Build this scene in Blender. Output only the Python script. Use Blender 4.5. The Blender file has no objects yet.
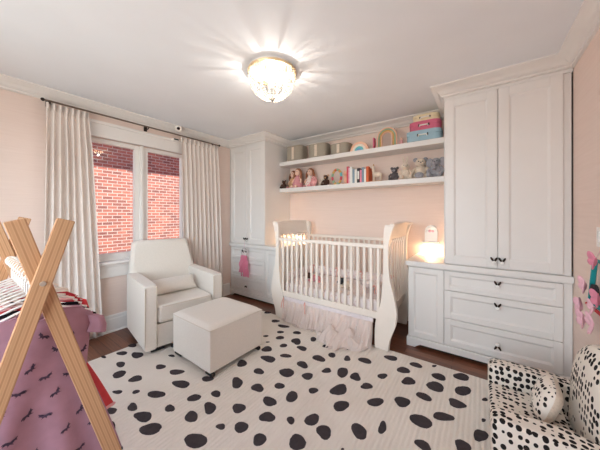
import bpy, bmesh, math, random
from mathutils import Vector, Matrix, noise

C = bpy.context.scene.collection
PI = math.pi
R = random.Random(7)

# ------------------------------------------------------------------ colours and materials
def lin(r, g, b):
    f = lambda c: (c / 255 / 12.92) if c / 255 <= 0.04045 else ((c / 255 + 0.055) / 1.055) ** 2.4
    return (f(r), f(g), f(b), 1.0)

def newmat(name):
    m = bpy.data.materials.new(name); m.use_nodes = True
    nt = m.node_tree
    return m, nt, nt.nodes['Principled BSDF'], nt.nodes['Material Output']

def node(nt, typ, **kw):
    n = nt.nodes.new(typ)
    for k, v in kw.items():
        if k in ('i',):
            for a, b in v.items(): n.inputs[a].default_value = b
        else: setattr(n, k, v)
    return n

def coords(nt, scale=(1, 1, 1), rot=(0, 0, 0), loc=(0, 0, 0), out='Object'):
    tc = node(nt, 'ShaderNodeTexCoord'); mp = node(nt, 'ShaderNodeMapping')
    mp.inputs['Scale'].default_value = scale; mp.inputs['Rotation'].default_value = rot; mp.inputs['Location'].default_value = loc
    nt.links.new(tc.outputs[out], mp.inputs['Vector'])
    return mp.outputs['Vector']

def ramp(nt, fac, stops):
    r = node(nt, 'ShaderNodeValToRGB'); e = r.color_ramp.elements
    while len(e) < len(stops): e.new(0.5)
    for k, (p, c) in enumerate(stops): e[k].position = p; e[k].color = c
    nt.links.new(fac, r.inputs['Fac']); return r.outputs['Color']

def bump(nt, bsdf, height, strength=0.3, dist=0.005):
    b = node(nt, 'ShaderNodeBump', i={'Strength': strength, 'Distance': dist})
    nt.links.new(height, b.inputs['Height']); nt.links.new(b.outputs['Normal'], bsdf.inputs['Normal'])

def plain(name, col, rough=0.5, spec=0.5, metal=0.0, var=0.0, scale=20, bmp=0.0, trans=0.0, stretch=(1, 1, 1), sheen=0.0):
    """a paint, plastic, metal or cloth: base colour with a little noise in tone and relief"""
    m, nt, p, o = newmat(name)
    c = lin(*col); p.inputs['Base Color'].default_value = c
    p.inputs['Roughness'].default_value = rough; p.inputs['Metallic'].default_value = metal
    p.inputs['Specular IOR Level'].default_value = spec
    if sheen: p.inputs['Sheen Weight'].default_value = sheen
    n = node(nt, 'ShaderNodeTexNoise', i={'Scale': scale, 'Detail': 3.0})
    nt.links.new(coords(nt, stretch), n.inputs['Vector'])
    if var:
        d = tuple(x * (1 - var) for x in c[:3]) + (1,); l = tuple(min(1, x * (1 + var)) for x in c[:3]) + (1,)
        nt.links.new(ramp(nt, n.outputs['Fac'], [(0.3, d), (0.7, l)]), p.inputs['Base Color'])
    if bmp: bump(nt, p, n.outputs['Fac'], bmp)
    if trans: p.inputs['Transmission Weight'].default_value = trans
    return m

M = {}
M['white'] = plain('cabinet_paint', (230, 227, 224), 0.38, 0.4, var=0.01, scale=6)
M['trim'] = plain('trim_paint', (234, 230, 226), 0.45, 0.4, var=0.01, scale=6)
M['ceil'] = plain('ceiling_paint', (240, 243, 247), 0.9, 0.2, var=0.012, scale=3)
M['crib'] = plain('crib_paint', (240, 231, 221), 0.4, 0.4, var=0.012, scale=8)
M['ivory'] = plain('ivory_upholstery', (228, 221, 212), 0.85, 0.25, var=0.02, scale=60, bmp=0.05, sheen=0.2)
M['piping'] = plain('ivory_piping', (214, 203, 188), 0.85, 0.25)
M['black'] = plain('black_plastic', (32, 30, 30), 0.45)
M['bronze'] = plain('dark_bronze', (58, 50, 46), 0.4, metal=0.7)
M['rodmetal'] = plain('antique_bronze_rod', (120, 104, 92), 0.45, metal=0.5)
M['hoop'] = plain('grey_wrapped_hoop', (196, 190, 190), 0.6)
M['chrome'] = plain('dull_chrome', (170, 168, 165), 0.3, metal=0.9)
M['porcelain'] = plain('porcelain', (245, 243, 240), 0.2)
M['wplastic'] = plain('white_plastic', (240, 236, 230), 0.4)
M['toe_shade'] = plain('recess_shade', (40, 30, 26), 0.9)  # dark coat standing in for shade in the toe gap
M['sheet'] = plain('lavender_white_sheet', (232, 224, 226), 0.9, 0.2, var=0.05, scale=30, bmp=0.2)
M['pinkrib'] = plain('pink_ribbon', (226, 172, 160), 0.7, var=0.08)
M['gold'] = plain('pale_gold_metal', (236, 214, 176), 0.35, metal=0.7)
M['skin'] = plain('doll_skin', (238, 200, 178), 0.8)
M['brown'] = plain('brown_yarn', (120, 70, 45), 0.95, var=0.2, scale=80, bmp=0.5)
M['auburn'] = plain('auburn_yarn', (150, 98, 70), 0.95, var=0.2, scale=80, bmp=0.5)
M['dgrey'] = plain('charcoal_plush', (92, 86, 88), 1.0, 0.1, var=0.2, scale=90, bmp=0.6, sheen=0.3)
M['grey'] = plain('grey_plush', (160, 158, 164), 1.0, 0.1, var=0.12, scale=90, bmp=0.6, sheen=0.3)
M['cream'] = plain('cream_plush', (224, 208, 190), 1.0, 0.1, var=0.1, scale=90, bmp=0.6, sheen=0.3)
M['tan'] = plain('tan_plush', (200, 160, 122), 1.0, 0.1, var=0.12, scale=90, bmp=0.5)
M['choc'] = plain('dark_brown_plush', (78, 56, 48), 1.0, 0.1, var=0.2, scale=90, bmp=0.5)
M['pinkcloth'] = plain('dusty_pink_cloth', (214, 150, 155), 0.9, 0.2, var=0.1, scale=50)
M['rose'] = plain('rose_cloth', (212, 112, 138), 0.8, 0.2, var=0.05)
M['blue'] = plain('powder_blue_card', (158, 190, 204), 0.7, var=0.04)
M['straw'] = plain('straw_yellow_card', (232, 216, 180), 0.7, var=0.04)
M['orange'] = plain('orange_card', (214, 105, 62), 0.7, var=0.04)
M['paper'] = plain('white_paper', (240, 238, 232), 0.8)
M['bluegrey'] = plain('blue_grey_card', (132, 152, 166), 0.7)
M['ink'] = plain('near_black_card', (44, 46, 52), 0.7)
M['redcard'] = plain('pink_red_card', (216, 84, 100), 0.7)
M['peach'] = plain('peach_paint', (240, 190, 160), 0.6)
M['teal'] = plain('aqua_paint', (105, 190, 195), 0.6)
M['tealdk'] = plain('deep_teal', (20, 150, 155), 0.5)
M['sky'] = plain('sky_blue_paint', (110, 160, 205), 0.6)
M['lilac'] = plain('lilac_paint', (205, 165, 200), 0.6)
M['mint'] = plain('sage_paint', (150, 180, 150), 0.6)
M['mustard'] = plain('mustard_paint', (215, 170, 95), 0.6)
M['petal'] = plain('pale_pink_petal', (238, 190, 205), 0.7, var=0.12, scale=30)
M['petal2'] = plain('mid_pink_petal', (224, 140, 165), 0.7, var=0.1, scale=30)
M['coral'] = plain('coral_cloth', (214, 78, 84), 0.85, 0.2, var=0.06, scale=30, bmp=0.2)
M['blush'] = plain('blush_cloth', (230, 170, 170), 0.9, 0.2, var=0.05, scale=30, bmp=0.2)
M['creamcloth'] = plain('cream_cloth', (240, 226, 212), 0.9, 0.2, var=0.04, scale=30, bmp=0.2)
M['blackcloth'] = plain('black_cloth', (30, 26, 32), 0.9, 0.2, var=0.1, scale=30, bmp=0.2)
M['print'] = plain('charcoal_print', (88, 72, 90), 0.9, 0.1)
M['brass'] = plain('brushed_steel_bolt', (205, 200, 190), 0.35, metal=0.8)
M['lens'] = plain('camera_lens', (16, 16, 18), 0.12)

def cloth_print(name, base, spots, scale, thr, stretch=(1, 1, 1), rough=0.9, rnd=0.95, wob=0.16):
    m, nt, p, o = newmat(name)
    v = coords(nt, stretch)
    vo = node(nt, 'ShaderNodeTexVoronoi', i={'Scale': scale, 'Randomness': rnd}); nt.links.new(v, vo.inputs['Vector'])
    nz = node(nt, 'ShaderNodeTexNoise', i={'Scale': scale * 1.6, 'Detail': 2.0}); nt.links.new(v, nz.inputs['Vector'])
    ad = node(nt, 'ShaderNodeMath', operation='MULTIPLY_ADD'); ad.inputs[1].default_value = wob
    nt.links.new(nz.outputs['Fac'], ad.inputs[0]); nt.links.new(vo.outputs['Distance'], ad.inputs[2])
    stops = [(0.0, lin(*spots)), (thr, lin(*spots)), (thr + 0.02, lin(*base))]
    nt.links.new(ramp(nt, ad.outputs[0], stops), p.inputs['Base Color'])
    p.inputs['Roughness'].default_value = rough; p.inputs['Specular IOR Level'].default_value = 0.2
    f = node(nt, 'ShaderNodeTexNoise', i={'Scale': 140.0, 'Detail': 2.0}); nt.links.new(v, f.inputs['Vector'])
    bump(nt, p, f.outputs['Fac'], 0.25, 0.003)
    return m
M['floralred'] = cloth_print('cream_cloth_red_flowers', (238, 224, 214), (205, 60, 80), 34, 0.34)
M['floralpink'] = cloth_print('cream_cloth_pink_flowers', (240, 226, 216), (226, 130, 140), 30, 0.36)
M['floralviolet'] = cloth_print('white_cloth_violet_flowers', (236, 226, 230), (150, 125, 180), 26, 0.36)
M['sheetpink'] = cloth_print('crib_sheet_pink_motif', (238, 228, 226), (226, 204, 202), 26, 0.36)
M['dalmatian'] = cloth_print('cream_cloth_black_spots', (232, 224, 214), (34, 31, 31), 33, 0.405, (1.0, 1.0, 0.8), 0.9, 0.42, 0.05)
M['dalmatian_small'] = cloth_print('cream_cloth_small_black_spots', (234, 226, 216), (38, 34, 34), 44, 0.42, (1.0, 1.0, 0.8), 0.9, 0.4, 0.05)
M['redpattern'] = cloth_print('red_cloth_white_flecks', (208, 66, 76), (240, 200, 196), 40, 0.27)

def wallpaper():
    m, nt, p, o = newmat('blush_grasscloth')
    n = node(nt, 'ShaderNodeTexNoise', i={'Scale': 5.0, 'Detail': 6.0, 'Roughness': 0.7})
    nt.links.new(coords(nt, (0.5, 0.5, 14)), n.inputs['Vector'])
    nt.links.new(ramp(nt, n.outputs['Fac'], [(0.3, lin(231, 211, 200)), (0.7, lin(237, 218, 208))]), p.inputs['Base Color'])
    p.inputs['Roughness'].default_value = 0.85; p.inputs['Specular IOR Level'].default_value = 0.2
    bump(nt, p, n.outputs['Fac'], 0.08)
    return m
M['wall'] = wallpaper()

def floorwood():
    m, nt, p, o = newmat('walnut_floor_boards')
    v = coords(nt)
    b = node(nt, 'ShaderNodeTexBrick', offset=0.37, i={'Scale': 1.0, 'Mortar Size': 0.0015, 'Brick Width': 1.1, 'Row Height': 0.085,
             'Color1': lin(136, 86, 62), 'Color2': lin(112, 68, 48), 'Mortar': lin(36, 22, 16), 'Bias': 0.0})
    nt.links.new(v, b.inputs['Vector'])
    n = node(nt, 'ShaderNodeTexNoise', i={'Scale': 8.0, 'Detail': 6.0}); nt.links.new(coords(nt, (0.7, 9, 1)), n.inputs['Vector'])
    mx = node(nt, 'ShaderNodeMix', data_type='RGBA', blend_type='MULTIPLY'); mx.inputs['Factor'].default_value = 0.55
    nt.links.new(b.outputs['Color'], mx.inputs['A'])
    nt.links.new(ramp(nt, n.outputs['Fac'], [(0.3, (0.45, 0.42, 0.4, 1)), (0.7, (1, 1, 1, 1))]), mx.inputs['B'])
    nt.links.new(mx.outputs['Result'], p.inputs['Base Color']); p.inputs['Roughness'].default_value = 0.32
    return m
M['floor'] = floorwood()

def brick():
    m, nt, p, o = newmat('red_brick')
    tc = node(nt, 'ShaderNodeTexCoord'); s = node(nt, 'ShaderNodeSeparateXYZ'); c = node(nt, 'ShaderNodeCombineXYZ')
    nt.links.new(tc.outputs['Object'], s.inputs[0]); nt.links.new(s.outputs['Y'], c.inputs['X']); nt.links.new(s.outputs['Z'], c.inputs['Y'])
    b = node(nt, 'ShaderNodeTexBrick', i={'Scale': 1.0, 'Mortar Size': 0.007, 'Mortar Smooth': 0.2, 'Brick Width': 0.165, 'Row Height': 0.064,
             'Color1': lin(190, 118, 102), 'Color2': lin(128, 82, 80), 'Mortar': lin(204, 196, 190), 'Bias': -0.1})
    nt.links.new(c.outputs[0], b.inputs['Vector'])
    n = node(nt, 'ShaderNodeTexNoise', i={'Scale': 4.5, 'Detail': 3.0}); nt.links.new(c.outputs[0], n.inputs['Vector'])
    mx = node(nt, 'ShaderNodeMix', data_type='RGBA', blend_type='MULTIPLY'); mx.inputs['Factor'].default_value = 0.6
    nt.links.new(b.outputs['Color'], mx.inputs['A'])
    nt.links.new(ramp(nt, n.outputs['Fac'], [(0.3, (0.75, 0.72, 0.75, 1)), (0.7, (1.0, 1.0, 1.0, 1))]), mx.inputs['B'])
    nt.links.new(mx.outputs['Result'], p.inputs['Base Color']); p.inputs['Roughness'].default_value = 0.9
    bump(nt, p, b.outputs['Fac'], -0.5, 0.01)
    return m
M['brick'] = brick()

def glass():
    m, nt, p, o = newmat('window_glass')
    nt.nodes.remove(p)
    t = node(nt, 'ShaderNodeBsdfTransparent', i={'Color': (0.97, 0.985, 0.98, 1)}); g = node(nt, 'ShaderNodeBsdfGlossy', i={'Roughness': 0.02})
    lw = node(nt, 'ShaderNodeLayerWeight', i={'Blend': 0.5}); f = node(nt, 'ShaderNodeMapRange', i={'From Min': 0.35, 'To Min': 0.035, 'To Max': 0.45}); nt.links.new(lw.outputs['Facing'], f.inputs['Value']); mx = node(nt, 'ShaderNodeMixShader')
    nt.links.new(f.outputs[0], mx.inputs[0]); nt.links.new(t.outputs[0], mx.inputs[1]); nt.links.new(g.outputs[0], mx.inputs[2])
    nt.links.new(mx.outputs[0], o.inputs['Surface'])
    return m
M['glass'] = glass()

def sheer(name, col, transp, spot=None):
    m, nt, p, o = newmat(name)
    p.inputs['Base Color'].default_value = lin(*col); p.inputs['Roughness'].default_value = 0.8
    t = node(nt, 'ShaderNodeBsdfTransparent'); l = node(nt, 'ShaderNodeBsdfTranslucent', i={'Color': lin(*col)})
    a = node(nt, 'ShaderNodeMixShader', i={0: 0.35}); mx = node(nt, 'ShaderNodeMixShader', i={0: transp})
    nt.links.new(p.outputs[0], a.inputs[1]); nt.links.new(l.outputs[0], a.inputs[2])
    nt.links.new(a.outputs[0], mx.inputs[1]); nt.links.new(t.outputs[0], mx.inputs[2]); nt.links.new(mx.outputs[0], o.inputs['Surface'])
    return m
M['tulle'] = sheer('blush_tulle', (255, 244, 238), 0.22)
M['hotpink'] = sheer('bright_pink_tulle', (246, 158, 186), 0.2)
M['curtain'] = plain('oatmeal_curtain_linen', (232, 222, 215), 0.9, 0.2, var=0.02, scale=80, bmp=0.12)
M['crystal'] = sheer('clear_glass_beads', (244, 234, 216), 0.70)

def emit(name, col, strength):
    m, nt, p, o = newmat(name)
    p.inputs['Base Color'].default_value = lin(*col)
    p.inputs['Emission Color'].default_value = lin(*col); p.inputs['Emission Strength'].default_value = strength
    return m
M['bulb'] = emit('lit_bulb', (255, 226, 180), 9)
M['nightlight'] = emit('lit_night_light', (255, 205, 140), 2.2)

def pine():
    m, nt, p, o = newmat('pine_wood')
    w = node(nt, 'ShaderNodeTexWave', wave_type='BANDS', bands_direction='Y', i={'Scale': 14.0, 'Distortion': 2.5, 'Detail': 2.0, 'Detail Scale': 0.6})
    nt.links.new(coords(nt, (1.6, 1.6, 0.12)), w.inputs['Vector'])
    nt.links.new(ramp(nt, w.outputs['Fac'], [(0.1, lin(200, 155, 116)), (0.55, lin(210, 167, 128)), (0.95, lin(184, 137, 98))]), p.inputs['Base Color'])
    p.inputs['Roughness'].default_value = 0.5
    return m
M['pine'] = pine()

def rugmat():
    m, nt, p, o = newmat('cream_ribbed_wool')
    v = coords(nt)
    w = node(nt, 'ShaderNodeTexWave', wave_type='BANDS', bands_direction='DIAGONAL', i={'Scale': 11.0, 'Distortion': 1.2, 'Detail': 2.0, 'Detail Scale': 3.0})
    w.bands_direction = 'X'
    nt.links.new(v, w.inputs['Vector'])
    n = node(nt, 'ShaderNodeTexNoise', i={'Scale': 3.0, 'Detail': 4.0}); nt.links.new(v, n.inputs['Vector'])
    nt.links.new(ramp(nt, n.outputs['Fac'], [(0.3, lin(228, 220, 210)), (0.7, lin(236, 229, 220))]), p.inputs['Base Color'])
    p.inputs['Roughness'].default_value = 1.0; p.inputs['Specular IOR Level'].default_value = 0.1
    bump(nt, p, w.outputs['Fac'], 0.45, 0.008)
    return m
M['rug'] = rugmat()
M['rugspot'] = plain('charcoal_wool', (70, 64, 67), 1.0, 0.1, var=0.12, scale=40, bmp=0.4)

def basketmat():
    m, nt, p, o = newmat('taupe_woven_basket')
    b = node(nt, 'ShaderNodeTexWave', wave_type='BANDS', bands_direction='Z', i={'Scale': 22.0, 'Distortion': 1.0, 'Detail': 2.0})
    nt.links.new(coords(nt), b.inputs['Vector'])
    nt.links.new(ramp(nt, b.outputs['Fac'], [(0.1, lin(150, 140, 126)), (0.8, lin(186, 176, 160))]), p.inputs['Base Color'])
    p.inputs['Roughness'].default_value = 0.9; bump(nt, p, b.outputs['Fac'], 0.6, 0.006)
    return m
M['basket'] = basketmat()
M['mauve'] = plain('mauve_jersey', (178, 136, 152), 0.9, 0.2, var=0.06, scale=25, bmp=0.15)

# ------------------------------------------------------------------ mesh helpers
class MB:
    def __init__(s): s.bm = bmesh.new(); s.T = Matrix.Identity(4); s.mi = 0; s.bev = False
    def _v(s, p): return s.bm.verts.new(s.T @ Vector(p))
    def _f(s, vs):
        try: f = s.bm.faces.new(vs); f.material_index = s.mi; return f
        except ValueError: return None
    def box(s, x0, x1, y0, y1, z0, z1, bev=0.0, seg=2):
        v = [s._v(p) for p in ((x0, y0, z0), (x1, y0, z0), (x1, y1, z0), (x0, y1, z0), (x0, y0, z1), (x1, y0, z1), (x1, y1, z1), (x0, y1, z1))]
        fs = [s._f([v[i] for i in q]) for q in ((0, 3, 2, 1), (4, 5, 6, 7), (0, 1, 5, 4), (1, 2, 6, 5), (2, 3, 7, 6), (3, 0, 4, 7))]
        if bev:
            s.bev = True; es = {e for f in fs for e in f.edges}
            bmesh.ops.bevel(s.bm, geom=list(es), offset=bev, segments=seg, profile=0.5, affect='EDGES', material=s.mi)
        return s
    def rings(s, rings, closed=True, cap0=True, cap1=True):
        vr = [[s._v(p) for p in r] for r in rings]
        n = len(vr[0])
        for a, b in zip(vr, vr[1:]):
            for i in range(n if closed else n - 1):
                j = (i + 1) % n; s._f((a[i], a[j], b[j], b[i]))
        if closed and cap0: s._f(list(reversed(vr[0])))
        if closed and cap1: s._f(vr[-1])
        return s
    def tube(s, pts, r, n=8, closed=False, r1=None):
        P = [Vector(p) for p in pts]; N = len(P); rr = []
        up = Vector((0, 0, 1)); last = None
        for i, p in enumerate(P):
            if closed: d = P[(i + 1) % N] - P[i - 1]
            else: d = P[min(i + 1, N - 1)] - P[max(i - 1, 0)]
            d.normalize()
            if last is None:
                a = d.cross(up)
                if a.length < 1e-3: a = d.cross(Vector((1, 0, 0)))
            else: a = last - d * last.dot(d)
            a.normalize(); last = a; b = d.cross(a)
            q = r if r1 is None else r + (r1 - r) * i / max(1, N - 1)
            if callable(r): q = r(i / max(1, N - 1))
            rr.append([p + (a * math.cos(2 * PI * k / n) + b * math.sin(2 * PI * k / n)) * q for k in range(n)])
        if closed: rr.append(rr[0])
        return s.rings(rr, True, not closed, not closed)
    def lathe(s, prof, c=(0, 0, 0), n=16, sx=1, sy=1):
        return s.rings([[(c[0] + max(r, 1e-4) * sx * math.cos(2 * PI * k / n), c[1] + max(r, 1e-4) * sy * math.sin(2 * PI * k / n), c[2] + z) for k in range(n)] for r, z in prof])
    def ball(s, c, r, rot=(0, 0, 0), n=12, m=8):
        if not hasattr(r, '__len__'): r = (r, r, r)
        from mathutils import Euler
        E = Euler(rot).to_matrix(); c = Vector(c); out = []
        for j in range(m + 1):
            a = -PI / 2 + PI * j / m; cr = max(math.cos(a), 1e-3)
            out.append([c + E @ Vector((r[0] * cr * math.cos(2 * PI * k / n), r[1] * cr * math.sin(2 * PI * k / n), r[2] * math.sin(a))) for k in range(n)])
        return s.rings(out)
    def prism(s, poly, axis, a, b, bev=0.0):
        def P(u, v, t): return {'y': (u, t, v), 'x': (t, u, v), 'z': (u, v, t)}[axis]
        va = [s._v(P(u, v, a)) for u, v in poly]; vb = [s._v(P(u, v, b)) for u, v in poly]
        n = len(poly); fs = [s._f(va), s._f(list(reversed(vb)))]
        for i in range(n): fs.append(s._f((va[i], vb[i], vb[(i + 1) % n], va[(i + 1) % n])))
        if bev:
            s.bev = True; es = {e for f in fs[:2] if f for e in f.edges}
            bmesh.ops.bevel(s.bm, geom=list(es), offset=bev, segments=2, profile=0.5, affect='EDGES', material=s.mi)
        return s
    def sheet(s, fn, nu, nv, closed=False, th=0.0):
        g = [[s._v(fn(i / nu, j / nv)) for j in range(nv + 1)] for i in range(nu + (0 if closed else 1))]
        fs = []
        for i in range(nu):
            for j in range(nv):
                a, b = g[i], g[(i + 1) % len(g)]
                fs.append(s._f((a[j], b[j], b[j + 1], a[j + 1])))
        if th:
            bmesh.ops.recalc_face_normals(s.bm, faces=[f for f in fs if f])
            bmesh.ops.solidify(s.bm, geom=[f for f in fs if f], thickness=th)
        return s
    def pillow(s, w, h, t, n=14, p=2.4, pinch=0.06):
        """a stuffed cushion lying in the local XZ plane, thick along Y"""
        for sg in (1, -1):
            def fn(u, v, sg=sg):
                a = u * 2 - 1; b = v * 2 - 1
                k = max(0, (1 - abs(a) ** p)) * max(0, (1 - abs(b) ** p))
                q = 1 - pinch * (1 - abs(a)) ** 1 * abs(b) ** 4; q2 = 1 - pinch * (1 - abs(b)) * abs(a) ** 4
                return (a * w / 2 * q2, sg * t / 2 * k ** 0.5, b * h / 2 * q)
            s.sheet(fn, n, n)
        return s
    def build(s, name, mats, parent=None, world=False, smooth=True, angle=40):
        bm = s.bm
        if not s.bev: bmesh.ops.remove_doubles(bm, verts=bm.verts[:], dist=1e-5)
        bmesh.ops.recalc_face_normals(bm, faces=bm.faces[:])
        if parent is not None and world:
            bm.transform(parent.matrix_basis.inverted())
        me = bpy.data.meshes.new(name); bm.to_mesh(me); bm.free()
        for m in (mats if isinstance(mats, (list, tuple)) else [mats]): me.materials.append(m if not isinstance(m, str) else M[m])
        if smooth:
            me.polygons.foreach_set('use_smooth', [True] * len(me.polygons)); me.set_sharp_from_angle(angle=math.radians(angle))
        o = bpy.data.objects.new(name, me); C.objects.link(o)
        if parent is not None: o.parent = parent
        if smooth and s.bev:
            md = o.modifiers.new('even_shading', 'WEIGHTED_NORMAL'); md.keep_sharp = True; md.weight = 100
        return o

def tag(o, label=None, cat=None, group=None, kind=None):
    if label: o['label'] = label
    if cat: o['category'] = cat
    if group: o['group'] = group
    if kind: o['kind'] = kind
    return o

def thing(name, label, cat, loc=(0, 0, 0), rz=0.0, group=None, kind=None):
    o = bpy.data.objects.new(name, None); C.objects.link(o); o.empty_display_size = 0.05
    o.location = loc; o.rotation_euler = (0, 0, rz)
    return tag(o, label, cat, group, kind)

def copy_tree(o, parent=None):
    c = o.copy(); C.objects.link(c)
    if parent is not None: c.parent = parent
    for ch in [x for x in o.children]: copy_tree(ch, c)
    return c

SKY, SUN, EXPO = 6.8, 10.0, 0.55
W, H, BY, FY = 4.097, 2.6, 0.63, -3.6     # right wall, ceiling, back wall, wall behind the camera
UL, UR = 0.83, 3.221                      # inner sides of the two wardrobes
RT = 0.012                                # rug thickness
# ------------------------------------------------------------------ the room
def struct(name, mb, mat, parent=None, **k):
    o = mb.build(name, mat, parent, smooth=k.pop('smooth', False), **k)
    if parent is None: o['kind'] = 'structure'
    return o
T = 0.14
struct('floor', MB().box(-T, W + T, FY - T, BY + T, -0.1, 0), 'floor')
struct('ceiling', MB().box(-T, W + T, FY - T, BY + T, H, H + 0.12), 'ceil')
struct('wall_back', MB().box(-T, W + T, BY, BY + T, 0, H), 'wall')
struct('wall_right', MB().box(W, W + T, FY, BY, 0, H), 'wall')
wy0, wy1, wz0, wz1 = -1.96, -0.79, 0.80, 2.24
b = MB(); b.box(-T, 0, FY, wy0, 0, H); b.box(-T, 0, wy1, BY, 0, H); b.box(-T, 0, wy0, wy1, 0, wz0); b.box(-T, 0, wy0, wy1, wz1, H)
struct('wall_left', b, 'wall')
fx0, fx1, fz0, fz1 = 0.8, 3.5, 0.5, 2.35
b = MB(); b.box(-T, fx0, FY - T, FY, 0, H); b.box(fx1, W + T, FY - T, FY, 0, H); b.box(fx0, fx1, FY - T, FY, 0, fz0); b.box(fx0, fx1, FY - T, FY, fz1, H)
struct('wall_front', b, 'wall')
# window in the left wall: two sashes beside a mullion, casing, stool and apron
w1 = thing('window_1', None, None, (0, (wy0 + wy1) / 2, wz0)); w1['kind'] = 'structure'
b = MB()
b.box(-0.001, 0.022, wy0 - 0.1, wy0 + 0.005, 0.79, 2.24, 0.004); b.box(-0.001, 0.022, wy1 - 0.005, wy1 + 0.1, 0.79, 2.24, 0.004)
b.box(-0.001, 0.024, wy0 - 0.1, wy1 + 0.1, 2.24, 2.40, 0.004); b.box(-0.001, 0.04, wy0 - 0.13, wy1 + 0.13, 2.385, 2.42, 0.006)
b.box(0, 0.03, wy0 - 0.1, wy1 + 0.1, 2.24, 2.262, 0.004)
b.build('casing', 'trim', w1, world=True)
b = MB(); b.box(-0.13, 0.065, wy0 - 0.12, wy1 + 0.12, 0.79, 0.822, 0.008); b.build('sill', 'trim', w1, world=True)
b = MB(); b.box(-0.001, 0.02, wy0 - 0.1, wy1 + 0.1, 0.635, 0.79, 0.004); b.box(-0.001, 0.03, wy0 - 0.1, wy1 + 0.1, 0.755, 0.79, 0.006); b.build('apron', 'trim', w1, world=True)
b = MB(); b.box(-0.125, -0.02, -1.40, -1.345, 0.82, 2.24, 0.004); b.box(-0.125, -0.005, -1.385, -1.36, 0.82, 2.24); b.build('mullion', 'trim', w1, world=True)
for y0, y1 in ((wy0, -1.40), (-1.345, wy1)):
    b = MB()
    b.box(-0.1, -0.04, y0, y0 + 0.05, 0.82, 2.24, 0.004); b.box(-0.1, -0.04, y1 - 0.05, y1, 0.82, 2.24, 0.004)
    b.box(-0.1, -0.04, y0 + 0.05, y1 - 0.05, 0.82, 0.905, 0.004); b.box(-0.1, -0.04, y0 + 0.05, y1 - 0.05, 2.19, 2.24, 0.004)
    s = b.build('sash', 'trim', w1, world=True)
    g = MB(); g.box(-0.098, -0.092, y0 + 0.048, y1 - 0.048, 0.9, 2.195); g.T = Matrix.Identity(4)
    o = g.build('pane', 'glass', None); o.data.transform(w1.matrix_basis.inverted()); o.parent = s
# an unseen window behind the camera, added for soft fill light
w2 = thing('fill_window', None, None, ((fx0 + fx1) / 2, FY, fz0)); w2['kind'] = 'structure'
b = MB()
b.box(fx0 - 0.1, fx0, FY, FY + 0.02, fz0 - 0.1, fz1 + 0.1); b.box(fx1, fx1 + 0.1, FY, FY + 0.02, fz0 - 0.1, fz1 + 0.1)
b.box(fx0, fx1, FY, FY + 0.02, fz1, fz1 + 0.1); b.box(fx0, fx1, FY, FY + 0.04, fz0 - 0.1, fz0)
b.build('casing', 'trim', w2, world=True)
b = MB()
for x in (fx0, (fx0 + fx1) / 2 - 0.03, fx1 - 0.06): b.box(x, x + 0.06, FY - 0.1, FY - 0.04, fz0, fz1)
b.box(fx0, fx1, FY - 0.1, FY - 0.04, fz0, fz0 + 0.06); b.box(fx0, fx1, FY - 0.1, FY - 0.04, fz1 - 0.06, fz1)
b.build('sash', 'trim', w2, world=True)
b = MB(); b.box(fx0 + 0.05, fx1 - 0.05, FY - 0.073, FY - 0.067, fz0 + 0.05, fz1 - 0.05); b.build('pane', 'glass', w2, world=True)

def sweep(path, prof, inward):
    """a moulding: profile points (out from the wall, height) swept along a wall line with mitred corners"""
    P = [Vector((x, y)) for x, y in path]; N = len(P); rings = []
    def nrm(a, b):
        d = (b - a).normalized(); return Vector((d.y, -d.x)) * inward
    for i, p in enumerate(P):
        if i == 0: m = nrm(P[0], P[1])
        elif i == N - 1: m = nrm(P[-2], P[-1])
        else:
            a, c = nrm(P[i - 1], p), nrm(p, P[i + 1]); m = (a + c); m = m / max(1e-6, m.dot(a))
        rings.append([(p.x + m.x * o, p.y + m.y * o, z) for o, z in prof])
    b = MB(); b.rings(rings, True); return b
crown = [(0, 2.6), (0.105, 2.6), (0.105, 2.588), (0.093, 2.584), (0.085, 2.572), (0.062, 2.560), (0.042, 2.540), (0.030, 2.524), (0.020, 2.520), (0.020, 2.508), (0.010, 2.500), (0, 2.500)]
struct('trim_1', sweep([(0, FY), (0, 0.0), (UL, 0.0), (UL, BY), (UR, BY), (UR, 0.0), (W, 0.0), (W, FY), (0, FY)], crown, 1), 'trim', smooth=True, angle=50)
base = [(0, 0), (0.022, 0), (0.022, 0.145), (0.016, 0.152), (0.014, 0.178), (0.006, 0.19), (0, 0.192)]
struct('baseboard_left', sweep([(0, FY), (0, -0.005)], base, 1), 'trim')
struct('baseboard_right', sweep([(W, -0.005), (W, FY)], base, 1), 'trim')
struct('baseboard_back', sweep([(1.19, BY), (2.86, BY)], base, 1), 'trim')
struct('baseboard_front', sweep([(W, FY), (0, FY)], base, 1), 'trim')
# quarter-round shoe along the left wall
struct('trim_2', sweep([(0.022, FY), (0.022, -0.02)], [(0, 0), (0.016, 0), (0.012, 0.012), (0, 0.016)], 1), 'trim')

# the neighbouring house seen through the window, with its eave, plus unseen light-blocking walls
struct('wall_outside', MB().box(-2.7, -2.5, -7, 7, -1.2, 3.32), 'brick')
struct('sky_blocker_upper', MB().box(-T, 0, -7, 7, H + 0.12, 4.6).box(-T, 0, -7, FY - T, -1.2, H + 0.12).box(-T, 0, BY + T, 7, -1.2, H + 0.12).box(-T, 0, FY - T, BY + T, -1.2, -0.1), 'brick')  # added upper storey and side walls, unseen, keeping sky light out of the alley
struct('roof_outside', MB().box(-3.4, -2.02, -7, 7, 3.30, 3.42), 'trim')
for y in (-7, 6.86): struct('sky_blocker_end', MB().box(-2.5, -T, y, y + .14, -1.2, 5.2), 'brick')  # unseen alley ends, added to shut out the bright horizon
struct('ground_outside', MB().box(-3.4, -0.2, -7, 7, -1.3, -1.2), plain('grey_paving', (150, 148, 145), 0.9, var=0.1))

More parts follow.
